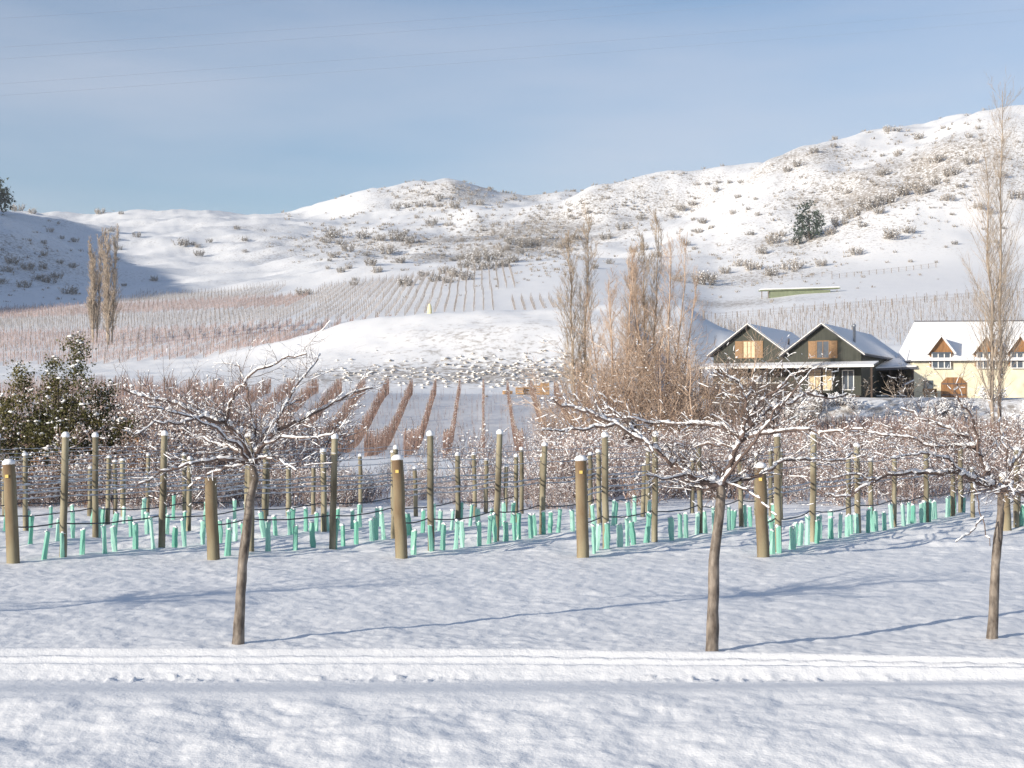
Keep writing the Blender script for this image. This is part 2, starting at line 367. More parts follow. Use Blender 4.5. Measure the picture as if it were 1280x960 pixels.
GREYVINE = mat('far_grey_vine_canes', (0.32, 0.29, 0.28), 0.8, 0.2, 0.3, rgb2=(0.46, 0.43, 0.42), objrand=0.15)
FARPOST = mat('far_post_wood', (0.26, 0.22, 0.19), 0.8, 0.3, 2)
EVERG = mat('evergreen_needles', (0.055, 0.070, 0.022), 0.6, 0.35, 1.3, rgb2=(0.155, 0.135, 0.05))
PINE = mat('pine_needles', (0.05, 0.075, 0.062), 0.7, 0.4, 0.6, rgb2=(0.10, 0.13, 0.105))
RUST = mat('rusty_leaves', (0.20, 0.085, 0.03), 0.7, 0.4, 3, rgb2=(0.32, 0.16, 0.06))
GREENWALL = mat('dark_green_cladding', (0.043, 0.047, 0.038), 0.7, 0.12, 2, (6, 1, .3), rgb2=(0.055, 0.058, 0.047))
CREAM = mat('cream_render', (0.72, 0.65, 0.47), 0.85, 0.08, 1.2, rgb2=(0.79, 0.73, 0.56))
YELLOW = mat('yellow_plaster', (0.60, 0.45, 0.20), 0.85, 0.12, 1.5)
WOOD = mat('warm_door_wood', (0.28, 0.135, 0.055), 0.6, 0.3, 3, (5, 5, .4), rgb2=(0.38, 0.20, 0.09))
SHUTTER = mat('shutter_wood', (0.27, 0.16, 0.08), 0.6, 0.25, 4, (1, 1, 6))
DARKWOOD = mat('dark_brown_boards', (0.060, 0.040, 0.030), 0.7, 0.3, 3, (4, 4, .4))
CURTAIN = mat('pale_curtain', (0.62, 0.50, 0.33), 0.8, 0.15, 4)
WHITETRIM = mat('white_painted_trim', (0.78, 0.76, 0.72), 0.5, 0.06, 3)
STEEL = mat('flue_steel', (0.45, 0.46, 0.48), 0.35, 0.1, 3, metal=0.7)
IRON = mat('dark_roof_iron', (0.10, 0.10, 0.115), 0.5, 0.2, 2)
GREENSHED = mat('pale_green_panels', (0.21, 0.24, 0.155), 0.6, 0.12, 1)
STONE = mat('pale_yellow_stone', (0.70, 0.66, 0.42), 0.8, 0.1, 3)
CRATEWOOD = mat('raw_timber', (0.40, 0.22, 0.10), 0.8, 0.35, 2, rgb2=(0.55, 0.36, 0.20))
CABLE = mat('cable_grey', (0.42, 0.45, 0.52), 0.5, 0.1)
GLASS = mat('window_glass', (0.09, 0.11, 0.14), 0.08, 0.15, 1, spec=0.6)
def sleeve_mat():
    m = bpy.data.materials.new('mint_plastic_sleeve'); m.use_nodes = True; N = m.node_tree.nodes; L = m.node_tree.links
    p = N['Principled BSDF']; p.inputs['Roughness'].default_value = 0.28
    oi = N.new('ShaderNodeObjectInfo'); rm = N.new('ShaderNodeValToRGB')
    rm.color_ramp.elements[0].color = (0.23, 0.58, 0.46, 1); rm.color_ramp.elements[1].color = (0.56, 0.82, 0.73, 1)
    L.new(oi.outputs['Random'], rm.inputs[0]); L.new(rm.outputs[0], p.inputs['Base Color'])
    t = N.new('ShaderNodeBsdfTranslucent'); L.new(rm.outputs[0], t.inputs['Color'])
    x = N.new('ShaderNodeMixShader'); x.inputs[0].default_value = 0.4
    L.new(p.outputs[0], x.inputs[1]); L.new(t.outputs[0], x.inputs[2]); L.new(x.outputs[0], N['Material Output'].inputs['Surface'])
    return m
SLEEVE = sleeve_mat()
def ground_mat():
    m = bpy.data.materials.new('snow_ground'); m.use_nodes = True; N = m.node_tree.nodes; L = m.node_tree.links
    p = N['Principled BSDF']; p.inputs['Roughness'].default_value = 0.55; p.inputs['Specular IOR Level'].default_value = 0.2
    geo = N.new('ShaderNodeNewGeometry'); at_ = N.new('ShaderNodeAttribute'); at_.attribute_name = 'rough'
    def nz(scale, det=4, rough=.55):
        n = N.new('ShaderNodeTexNoise'); n.inputs['Scale'].default_value = scale; n.inputs['Detail'].default_value = det; n.inputs['Roughness'].default_value = rough
        L.new(geo.outputs['Position'], n.inputs['Vector']); return n
    def math_(op, a, b):
        n = N.new('ShaderNodeMath'); n.operation = op
        for k, v in enumerate((a, b)):
            if isinstance(v, (int, float)): n.inputs[k].default_value = v
            else: L.new(v, n.inputs[k])
        return n.outputs[0]
    big = nz(0.05, 3); fine = nz(0.9, 5, .7); vfine = nz(2.4, 3, .6)
    # bare stalks and scree that stand out of the thin snow, where the ground is rough
    s = math_('ADD', fine.outputs['Fac'], math_('MULTIPLY', big.outputs['Fac'], 0.25))
    s = math_('ADD', s, math_('MULTIPLY', at_.outputs['Fac'], 0.27))
    mr = N.new('ShaderNodeMapRange'); mr.inputs[1].default_value = 0.72; mr.inputs[2].default_value = 0.88
    L.new(s, mr.inputs[0])
    gate = math_('MULTIPLY', mr.outputs[0], math_('MINIMUM', math_('MULTIPLY', at_.outputs['Fac'], 3.0), 0.85))
    mx = N.new('ShaderNodeMixRGB'); mx.inputs[1].default_value = (0.865, 0.86, 0.86, 1); mx.inputs[2].default_value = (0.30, 0.255, 0.21, 1)
    L.new(gate, mx.inputs[0]); L.new(mx.outputs[0], p.inputs['Base Color'])
    n1 = nz(9, 4, .6); n2 = nz(45, 2, .5)
    b1 = N.new('ShaderNodeBump'); b1.inputs['Strength'].default_value = 0.5; b1.inputs['Distance'].default_value = 0.02; L.new(n1.outputs['Fac'], b1.inputs['Height'])
    b2 = N.new('ShaderNodeBump'); b2.inputs['Strength'].default_value = 0.45; b2.inputs['Distance'].default_value = 0.006; L.new(n2.outputs['Fac'], b2.inputs['Height']); L.new(b1.outputs[0], b2.inputs['Normal'])
    b3 = N.new('ShaderNodeBump'); b3.inputs['Strength'].default_value = 0.5; b3.inputs['Distance'].default_value = 0.35; L.new(math_('MULTIPLY', fine.outputs['Fac'], at_.outputs['Fac']), b3.inputs['Height']); L.new(b2.outputs[0], b3.inputs['Normal'])
    L.new(b3.outputs[0], p.inputs['Normal'])
    return m
GROUND = ground_mat()

# ------------------------------------------------------------------ ground: one sheet from behind the camera to the horizon
ys = [np.linspace(-30, 8.2, 24), np.arange(8.35, 14.6, 0.035), np.arange(14.6, 24, 0.06), np.arange(24, 40, 0.12)]
ys.append(np.geomspace(40, 1300, 520)); ys.append(np.geomspace(1325, 2400, 22))
ys = np.concatenate(ys)
inner = np.linspace(-1, 1, 561); outl = np.linspace(0, 1, 70)[1:] ** 1.3
wi = 1.0 + 0.365 * np.maximum(ys, 7); wo = 45 + 1.5 * np.maximum(ys, 0)
GX = np.concatenate([-(wi[:, None] + (wo - wi)[:, None] * outl[::-1][None]), wi[:, None] * inner[None], wi[:, None] + (wo - wi)[:, None] * outl[None]], 1)
GY = np.repeat(ys[:, None], GX.shape[1], 1)
GZ = H(GX, GY)
ny, nx = GX.shape
idx = np.arange(ny * nx).reshape(ny, nx)
quads = np.stack([idx[:-1, :-1], idx[:-1, 1:], idx[1:, 1:], idx[1:, :-1]], -1).reshape(-1, 4)
g = Geo(); g.add(np.stack([GX, GY, GZ], -1).reshape(-1, 3), quads, 0, True)
ground = tag(g.build('ground', GROUND), kind='structure')
# where stalks and scree show through the snow
SPOTS = [(430, 300, 60, 35, .55), (520, 310, 60, 40, .5), (580, 300, 60, 40, .75), (610, 320, 50, 30, .85), (660, 290, 50, 40, .8), (690, 300, 40, 40, .9), (740, 265, 50, 40, .55), (560, 240, 40, 30, .6), (620, 240, 40, 30, .6),
         (800, 250, 70, 50, .5), (990, 200, 40, 30, .6), (1040, 260, 50, 25, .6), (1090, 240, 50, 25, .8), (1150, 215, 60, 30, .8), (1200, 180, 60, 40, .55), (1000, 300, 50, 25, .5), (900, 350, 40, 20, .6),
         (340, 285, 50, 30, .35), (360, 320, 40, 25, .4), (20, 320, 60, 50, .5), (900, 380, 30, 14, .7), (960, 378, 30, 10, .5), (560, 470, 26, 9, .8), (640, 470, 26, 9, .9), (700, 470, 20, 9, .9), (480, 475, 20, 7, .7), (620, 430, 24, 20, .25), (1000, 515, 14, 5, .9), (1150, 515, 20, 5, .9)]
sp = hits([(a, b) for a, b, *_ in SPOTS], 60)
def roughness(X, Y):
    r = 0.05 + 0.13 * sstep(430, 560, Y) + 0.15 * np.maximum(0, fbm(X / 70, Y / 70, 2)) * sstep(300, 500, Y)
    for (a, b, rx, ry, s), (x, y, z) in zip(SPOTS, sp):
        r = np.maximum(r, s * np.exp(-((X - x) / (rx * y / 650 if y > 300 else rx)) ** 2 - ((Y - y) / (ry * (1.5 if y > 300 else 1))) ** 2))
    return r * sstep(60, 180, Y)
ra = ground.data.attributes.new('rough', 'FLOAT', 'POINT')
ra.data.foreach_set('value', roughness(GX, GY).ravel().astype(np.float32))

# ------------------------------------------------------------------ plants: generators
V3 = lambda *a: np.array(a, float)
def unit(v): return v / (np.linalg.norm(v) + 1e-12)
def rnd(s=1.0): return rng.normal(size=3) * s
def grow(p, d, L, r, depth, out, up=0.05, wob=0.22, nseg=5, kidsper=3, spread=0.7, shrink=0.55, flat=False):
    """one wandering branch with side branches; appends (p0,p1,r0,r1,level)"""
    d = unit(d); st = L / nseg
    for k in range(nseg):
        a = r * (1 - 0.75 * k / nseg); b = r * (1 - 0.75 * (k + 1) / nseg)
        d = unit(d + rnd(wob) + V3(0, 0, up)); q = p + d * st
        out.append((p, q, a, b, depth))
        if depth > 0 and k >= 0:
            for _ in range(kidsper if rng.random() < .8 else kidsper - 1):
                s = rnd(1.0); s -= d * np.dot(s, d); s = unit(s)
                if flat: s[2] = abs(s[2]) * .5
                f = rng.uniform(.3, 1)
                grow(p + (q - p) * f, d * (1 - spread) + s * spread, L * shrink * rng.uniform(.6, 1.15) * (1 - .4 * k / nseg), a * .55, depth - 1, out, up, wob * 1.15, max(2, nseg - 1), max(1, kidsper - 1), spread, shrink, flat)
        p = q
    return out
def snow_on(g, segs, k=0.9, prob=0.6, rmin=0.006, lift=0.9, m=0, smax=0.75, n=5, seed=0):
    """snow lying along the upper side of the branches that are not too steep"""
    gg = np.random.default_rng(seed); out = []; C = []; rr = []
    for s in segs:
        d = s[1] - s[0]; L = np.linalg.norm(d)
        if L < 1e-6: continue
        steep = abs(d[2]) / L
        if steep > smax or gg.random() > prob * (1 - steep * .5): continue
        r = max(rmin, (s[2] + s[3]) * .5 * k * gg.uniform(.7, 1.25)); o = V3(0, 0, s[2] * .55 + r * lift * .6)
        a, b = sorted(gg.uniform(-.08, 1.08, 2))
        if b - a < .35 or prob > .9: a, b = -.05, 1.05
        A = s[0] + d * a + o; B = s[0] + d * b + o; M = (A + B) / 2 + V3(0, 0, r * .15)
        out.append((A, M, r * .55, r)); out.append((M, B, r, r * .5))
        if gg.random() < .22: C.append(M + gg.normal(size=3) * r * .4); rr.append(r * gg.uniform(1.1, 1.9))
    g.segs(out, n, m); g.blobs(np.array(C).reshape(-1, 3), np.array(rr) if rr else 0, .75, m, seed)
    return g

# ------------------------------------------------------------------ the three snow-laden cherry trees by the track (and one beyond the left edge that throws its shadow in)
def cherry(base_px, base_py, trunk_pts, limbs, label, rbase, seed, extra=2, shift=None):
    global rng
    rng = np.random.default_rng(seed)
    d0 = CZ * F / (base_py - 521); x0 = at(base_px, d0); z0 = h1(x0, d0)
    def P(px, py, dd=0.0): return V3(at(px, d0), d0 + dd, zat(py, d0) if shift is None else zat(py, d0))
    off = V3(x0, d0, z0)
    t = empty('cherry_tree', (x0, d0, z0) if shift is None else (shift[0], shift[1], h1(*shift)))
    tp = [V3(x0, d0, z0 - .08)] + [P(*q) for q in trunk_pts]
    pts = []; rad = []
    for k in range(len(tp) - 1):
        for f in np.linspace(0, 1, 7)[:-1]:
            pts.append(tp[k] * (1 - f) + tp[k + 1] * f); rad.append((k + f) / (len(tp) - 1))
    pts.append(tp[-1]); rad.append(1.0)
    pts = [p - off + rnd(.0015) for p in pts]; rad = [rbase * (1.12 - .42 * f ** .7) * (1 + .05 * rng.normal()) for f in rad]
    rad[0] *= 1.25; rad[1] *= 1.08
    g = Geo(); g.tube(pts, rad, 12); g.build('trunk', BARK, t)
    segs = []; thick = Geo(); top = pts[-1]; rt = rad[-1]
    def limb(pl, r0, side):
        pl = [np.array(q) for q in pl]; n = len(pl)
        fine = []
        for k in range(n - 1):
            for f in np.linspace(0, 1, 5)[:-1]: fine.append(pl[k] * (1 - f) + pl[k + 1] * f + rnd(.010))
        fine.append(pl[-1]); m = len(fine)
        rr = [r0 * .70 * (1 - .84 * (k / (m - 1)) ** .8) + .0035 for k in range(m)]
        thick.tube(fine, rr, 7)
        for k in range(m - 1):
            segs.append((fine[k], fine[k + 1], rr[k], rr[k + 1], 3))
            dd = unit(fine[k + 1] - fine[k])
            for _ in range(1):
                if rng.random() < (.8 if r0 > .0095 else .06):
                    s = rnd(1.0); s -= dd * np.dot(s, dd); s = unit(s); s[2] = s[2] * .6 + .12
                    grow(fine[k], dd * .55 + s * .8, rng.uniform(.28, .62) * (1 - .3 * k / m), max(.0028, rr[k] * .26), 1, segs, up=.06, wob=.13, nseg=5, kidsper=2, spread=.6, shrink=.62)
    for pl, dd0, dd1, r0 in limbs:
        n = len(pl)
        limb([P(q[0], q[1], dd0 + (dd1 - dd0) * k / (n - 1)) - off for k, q in enumerate(pl)], r0, dd1)
    for k in range(extra):                       # limbs that point towards or away from the camera
        a = (1 if k % 2 else -1) * rng.uniform(.9, 1.5) + (0 if rng.random() < .5 else .2)
        d = V3(rng.uniform(-.6, .6), a, rng.uniform(.25, .7)); d = unit(d)
        p = top.copy(); pl = [p]
        for j in range(4):
            d = unit(d + rnd(.15) + V3(0, 0, -.03)); p = p + d * rng.uniform(.28, .40); pl.append(p)
        limb(pl, rt * .55, 0)
    g = thick; g.segs([s[:4] for s in segs if s[4] < 3], 4)
    g.build('branches', TWIG, t)
    sn = Geo()
    snow_on(sn, [s for s in segs if s[4] == 3], 1.35, 1.0, .0105, 1.0, smax=.92, n=6, seed=seed)
    snow_on(sn, [s for s in segs if s[4] == 1], 1.5, .62, .0056, 1.0, smax=.8, n=5, seed=seed + 1)
    snow_on(sn, [s for s in segs if s[4] == 0], 1.2, .22, .0038, 1.0, smax=.75, n=4, seed=seed + 2)
    sn.blobs([top + V3(0, -.01, .03), top + V3(.05, 0, .05)], [.055, .04], .7, 0, seed)
    sn.build('branch_snow', SNOW, t)
    tag(t, label, 'tree', 'snow-laden cherry trees along the wheel tracks')
    return t
T1 = [([(315, 578), (302, 545), (283, 528), (262, 522), (232, 506), (200, 500), (168, 488)], 0, -.4, .036), ([(316, 576), (296, 566), (262, 556), (236, 548)], 0, .5, .026),
      ([(315, 580), (285, 573), (250, 578), (215, 588), (190, 605)], 0, -.6, .022), ([(318, 577), (330, 552), (345, 538), (375, 526), (398, 512), (430, 495), (462, 484)], 0, .3, .034),
      ([(284, 528), (292, 505), (305, 484), (330, 464), (362, 452), (392, 445)], -.1, -.5, .017), ([(318, 575), (316, 545), (312, 515), (300, 480), (288, 452)], 0, .3, .015),
      ([(340, 540), (352, 505), (368, 478), (385, 455), (390, 440)], .05, .6, .014), ([(318, 576), (336, 570), (356, 575), (380, 586)], 0, -.5, .012), ([(262, 522), (238, 528), (212, 530), (186, 548)], -.2, -.7, .014),
      ([(318, 577), (328, 560), (360, 545), (400, 548), (430, 540)], 0, -.8, .016), ([(312, 580), (280, 585), (245, 598), (225, 612)], 0, .4, .014)]
T2 = [([(902, 606), (908, 588), (916, 565), (926, 545), (932, 522), (928, 498), (918, 478), (900, 470)], 0, -.2, .034), ([(928, 540), (945, 528), (965, 512), (990, 505), (1015, 492), (1045, 496), (1070, 492)], 0, .4, .025),
      ([(924, 552), (945, 542), (985, 537), (1020, 540), (1062, 536)], 0, -.5, .022), ([(904, 606), (925, 600), (950, 596), (975, 580), (1008, 574), (1050, 578), (1080, 570)], 0, .3, .026),
      ([(900, 607), (878, 602), (858, 592), (838, 578), (818, 562), (796, 548), (765, 530), (735, 516), (700, 508), (688, 500)], 0, -.3, .036), ([(918, 560), (895, 556), (870, 560), (845, 558)], 0, .7, .016),
      ([(922, 545), (902, 532), (878, 530), (850, 532), (815, 528), (780, 520), (745, 521)], 0, .5, .022), ([(932, 525), (948, 500), (968, 485), (985, 468), (1010, 462)], 0, -.4, .016),
      ([(815, 562), (790, 536), (770, 515), (752, 505)], -.25, .2, .014), ([(858, 592), (830, 596), (800, 590)], -.1, -.6, .014), ([(930, 505), (940, 488), (958, 470)], 0, .3, .010), ([(765, 530), (735, 535), (700, 538), (676, 537)], -.2, -.5, .012),
      ([(905, 604), (930, 610), (945, 625), (958, 640)], 0, -.5, .009), ([(900, 604), (880, 612), (862, 606), (838, 600)], 0, .3, .012)]
T3 = [([(1250, 615), (1232, 606), (1212, 600), (1196, 590), (1160, 592), (1120, 590), (1085, 600), (1050, 618), (1020, 616)], 0, -.4, .034), ([(1248, 612), (1238, 592), (1230, 570), (1218, 550), (1198, 538), (1168, 524), (1140, 510)], 0, .4, .030),
      ([(1226, 566), (1222, 540), (1208, 515), (1192, 500), (1188, 480)], .1, -.2, .018), ([(1222, 558), (1190, 560), (1160, 552), (1128, 545), (1098, 540)], .1, .7, .018), ([(1252, 612), (1262, 590), (1280, 572), (1300, 560), (1330, 550)], 0, .3, .028),
      ([(1254, 613), (1280, 612), (1310, 606)], 0, -.5, .020), ([(1196, 590), (1176, 574), (1150, 566), (1120, 566), (1090, 570)], -.15, -.7, .015), ([(1262, 590), (1262, 560), (1256, 530), (1262, 505)], 0, .3, .016),
      ([(1212, 600), (1216, 620), (1220, 648), (1228, 680)], -.1, -.2, .008), ([(1220, 645), (1205, 662), (1182, 674)], -.15, -.3, .006), ([(1085, 600), (1060, 590), (1030, 596)], -.3, -.4, .010)]
cherry(298, 803, [(304, 705), (313, 625), (319, 598), (315, 578)], T1, 'leaning slender bare tree with a V of snowy limbs by the wheel tracks', .047, 21)
cherry(889, 813, [(892, 700), (900, 630), (901, 607)], T2, 'snow-laden tree with wide limbs, standing in front of the dark green gabled house', .053, 22)
cherry(1238, 797, [(1243, 705), (1250, 640), (1250, 614)], T3, 'bare snowy tree at the right edge, one long branch reaching far left', .046, 23)
lt = cherry(298, 803, [(304, 705), (313, 625), (319, 598), (315, 578)], T1, 'bare snowy tree beyond the left edge, whose shadow falls on the lawn', .050, 24, shift=(-9.9, 13.4))

# ------------------------------------------------------------------ near trellis: end posts, line posts, wires, sleeves
def make_post(name, hgt, r, m, capr, tagged=False, sleek=10):
    g = Geo(); zsn = np.linspace(-.12, hgt, 7)
    g.tube([(rng.normal() * .004, rng.normal() * .004, z) for z in zsn], [r * (1.06 - .08 * (z / hgt)) for z in zsn], sleek)
    o = g.build(name, m)
    if capr:
        c = Geo(); c.lathe([(capr * .92, hgt - .004), (capr * 1.1, hgt + .02), (capr * .98, hgt + .05), (capr * .6, hgt + .075), (capr * .15, hgt + .083)], 10); c.build('snow_cap', SNOW, o)
    if tagged:
        c = Geo(); c.box(-.024, .024, -r * 1.0 - .006, -r * 1.0 + .012, hgt - .19, hgt - .145); c.build('tag', TAG, o)
    return o
rng = np.random.default_rng(31)
ROWD = np.array([0.51, 0.86])
ends = [(18, 703, 1.42, True, True), (268, 699, 1.20, False, False), (502, 697, 1.45, True, True), (729, 696, 1.45, True, True), (953, 697, 1.33, True, True), (1257, 665, 1.0, True, False)]
ord_ = ['leftmost', 'second', 'third', 'fourth', 'fifth', 'rightmost']
elab = ['thick short end post with rusty stains and a snow cap at the left edge', 'thick end post without snow cap, left of the leaning slender tree', 'thick leaning end post with snow cap and yellow tag, third from the left',
        'thick end post with snow cap and yellow tag, left of the big snow-laden tree', 'thick end post half behind twigs, just right of the big snow-laden tree trunk', 'short thick end post right behind the trunk of the tree at the right edge']
EP = []
for (px, py, hh, cap, tg), lb in zip(ends, elab):
    d = CZ * F / (py - 521); x = at(px, d); o = make_post('end_post', hh, .088, ENDPOST, .088 if cap else 0, tg, 12)
    o.location = (x, d, h1(x, d)); o.rotation_euler = (R(rng.uniform(-1, 1)), R(rng.uniform(-3.5, -.5)), rng.uniform(-.2, .2))
    tag(o, lb, 'end post', 'thick end posts of the vine rows'); EP.append((x, d))
protoP = [make_post('trellis_post', 1.78, .052, POST, .056), make_post('trellis_post', 1.70, .046, POST, .050), make_post('trellis_post', 1.62, .044, POST, .045)]
for i, o in enumerate(protoP): KIDS[o.name] = kids(o)
used = [False] * 3
def put_post(x, y, lab, grp='wooden trellis posts in the young vineyard', which=None, hgt=None):
    w = int(rng.integers(0, 3)) if which is None else which
    loc = (x, y, h1(x, y)); tl = (R(rng.normal() * .9), R(rng.normal() * .9))
    if not used[w]:
        o = protoP[w]; used[w] = True; o.location = loc; o.rotation_euler = (*tl, rng.uniform(0, 6)); o.scale = (1,) * 3
    else: o = dup(protoP[w], loc, rng.uniform(0, 6), 1.0, tl)
    fz_ = hgt / [1.78, 1.70, 1.62][w] if hgt else 1 - .20 * float(sstep(25.5, 28.5, y))
    o.scale = (1, 1, fz_); tag(o, lab, 'trellis post', grp); return o
rows = []          # start x,y and posts along the row; the rows that begin at the end posts use the posts seen in the photograph
seen = {0: [(80, 697), (203, 686)], 1: [(314, 690), (416, 684), (492, 672)], 2: [(539, 690), (620, 678), (677, 668)], 3: [(757, 686), (818, 677), (875, 669)], 4: [(972, 690), (1015, 678), (1072, 667), (1117, 660), (1157, 652), (1200, 642)]}
for k in range(-6, 7):
    if 0 <= k < 5: sx, sy = EP[k]
    elif k == 5: sx, sy = EP[5]
    elif k == 6: sx, sy = EP[5][0] + 2.7, EP[5][1] + .3
    else: sx, sy = EP[0][0] + 2.72 * k, EP[0][1]
    pts = []
    if k in seen:
        for px, py in seen[k]:
            d = CZ * F / (py - 521); pts.append((at(px, d), d))
    else: pts.append((sx + ROWD[0] * .8, sy + ROWD[1] * .8))
    ymax = 31.6 if k < 4 else (34.5 if k == 4 else 36)
    while True:
        q = (pts[-1][0] + ROWD[0] * 2.15 + rng.normal() * .06, pts[-1][1] + ROWD[1] * 2.15 + rng.normal() * .06)
        if q[1] > ymax: break
        pts.append(q)
    rows.append((k, sx, sy, pts))
rname = {-6: 'the far left row', -5: 'the far left row', -4: 'the far left row', -3: 'the row by the dark evergreen', -2: 'the row by the dark evergreen', -1: 'the row left of the leftmost end post', 0: 'the row of the leftmost end post', 1: 'the row of the capless end post', 2: 'the row of the third end post',
         3: 'the row of the fourth end post', 4: 'the long right row of the fifth end post', 5: 'the row of the rightmost end post', 6: 'the row at the right edge'}
for k, sx, sy, pts in rows:
    for j, (x, y) in enumerate(pts):
        px = 640 + F * x / y
        if px < -60 or px > 1340: continue
        nth = ['first tall post', 'second tall post', 'third tall post', 'fourth tall post', 'fifth tall post', 'sixth tall post', 'seventh tall post', 'eighth tall post', 'ninth tall post'][min(j, 8)]
        put_post(x, y, f'{nth} in {rname[k]}', which=0 if j < 2 else None)
rng = np.random.default_rng(33)
for px, top in [(6, 586), (113, 588), (145, 574), (155, 572), (185, 566), (237, 585), (333, 565), (361, 580), (392, 600), (451, 567), (492, 562), (520, 592), (594, 565), (607, 572), (632, 590), (652, 559), (677, 567), (738, 565), (803, 578), (809, 575), (865, 572), (945, 566), (963, 560), (1060, 566), (1088, 572), (1190, 585), (1215, 592), (1272, 575)]:
    d = rng.uniform(31.5, 33.5); x = at(px, d)
    put_post(x, d, 'slim snow-capped post at the front edge of the brown thicket', 'slim posts along the edge of the thicket', None, max(1.0, zat(top, d) - h1(x, d) - .06))
# wires and hoses along each row
SLP = [Geo() for _ in range(4)]; SLO = []
for v, g in enumerate(SLP):
    hgt = [.43, .40, .46, .38][v]; n = 6; rings = []
    for k in range(5):
        f = k / 4; r = .041 + .004 * rng.normal(); tw = .25 * f * (v - 1.5)
        rings.append([(r * (1 + .25 * rng.normal() * .4) * math.cos(a + tw) * 1.15, r * math.sin(a + tw) * .85, -.03 + (hgt + .03) * f) for a in np.arange(n) * 6.2832 / n])
    V = np.array(rings).reshape(-1, 3)
    fs = [(k * n + i, k * n + (i + 1) % n, (k + 1) * n + (i + 1) % n, (k + 1) * n + i) for k in range(4) for i in range(n)]
    g.add(V, fs, 0, False)
    o = g.build('vine_sleeve', SLEEVE)
    c = Geo(); c.blobs([(0, 0, hgt - .01), (.02, .01, hgt + .01)], [.045, .03], .6, 0, v); c.build('snow_plug', SNOW, o)
    SLO.append(o); KIDS[o.name] = kids(o)
sused = [False] * 4; nsl = 0
for k, sx, sy, pts in rows:
    path = [(sx, sy)] + pts
    line = []
    for (a, b) in zip(path[:-1], path[1:]): line.append((a, b))
    for hh, r, nm, lb, ct, m in [(.52, .011, 'drip_hose', 'dark sagging drip hose strung low along ', 'drip hose', HOSE), (.92, .011, 'trellis_wire', 'snow-crusted lower wire along ', 'wire', WIRE), (1.00, .013, 'trellis_wire', 'thicker snow-crusted middle wire along ', 'wire', WIRE), (1.30, .007, 'trellis_wire', 'thin upper wire along ', 'wire', WIRE), (1.52, .005, 'trellis_wire', 'thin top wire along ', 'wire', WIRE)]:
        P = []
        for (a, b) in line:
            L = math.hypot(b[0] - a[0], b[1] - a[1])
            for f in np.linspace(0, 1, 9)[:-1]:
                x = a[0] + (b[0] - a[0]) * f; y = a[1] + (b[1] - a[1]) * f
                sag = (.055 if hh < .6 else .02) * 4 * f * (1 - f) * min(1, L / 2)
                P.append((x - .055, y - .03, h1(x, y) * .3 + hh - sag + rng.normal() * .002))
        P.append((path[-1][0] - .055, path[-1][1] - .03, hh))
        g = Geo(); g.tube(P, r, 5)
        if hh > .9:
            q = np.array(P); sg = []
            for a, b in zip(q[:-1], q[1:]):
                if rng.random() < .55:
                    f0 = rng.uniform(0, .5); f1 = f0 + rng.uniform(.2, .5); sg.append((a + (b - a) * f0 + V3(0, 0, r), a + (b - a) * f1 + V3(0, 0, r), r * .9, r * .9))
        o = g.build(nm, m)
        if hh > .9: gs = Geo(); gs.segs(sg, 5); gs.build('wire_snow', SNOW, o)
        tag(o, lb + rname[k] + (f', number {-k}' if False else ''), ct, nm.replace('_', ' ') + 's of the young vineyard')
for k, sx, sy, pts in sorted(rows, key=lambda r: (0 if 0 <= r[0] <= 5 else 1, abs(r[0] - 3))):
    path = [(sx, sy)] + pts; line = list(zip(path[:-1], path[1:]))
    tot = [(a, b, math.hypot(b[0] - a[0], b[1] - a[1])) for a, b in line]
    Ltot = sum(t[2] for t in tot); s = .55
    while s < Ltot:
        u = s
        for a, b, L in tot:
            if u <= L: break
            u -= L
        f = u / L; x = a[0] + (b[0] - a[0]) * f + rng.normal() * .05; y = a[1] + (b[1] - a[1]) * f + rng.normal() * .03
        px = 640 + F * x / y
        s += (rng.uniform(.26, .36) if k == 4 else rng.uniform(.26, .40)) if k >= 0 else rng.uniform(.36, .55)
        if px < -30 or px > 1310 or nsl >= 298: continue
        w = int(rng.integers(0, 4)); tl = (R(rng.normal() * 3), R(rng.normal() * 4)); loc = (x, y, h1(x, y)); nsl += 1
        if not sused[w]: o = SLO[w]; sused[w] = True; o.location = loc; o.rotation_euler = (*tl, rng.uniform(0, 6))
        else: o = dup(SLO[w], loc, rng.uniform(0, 6), (1, 1, rng.uniform(.85, 1.1)), tl)
        tag(o, f'mint green plastic vine sleeve in {rname[k]}', 'vine sleeve', f'mint green vine sleeves in {rname[k]}')
print('sleeves', nsl)

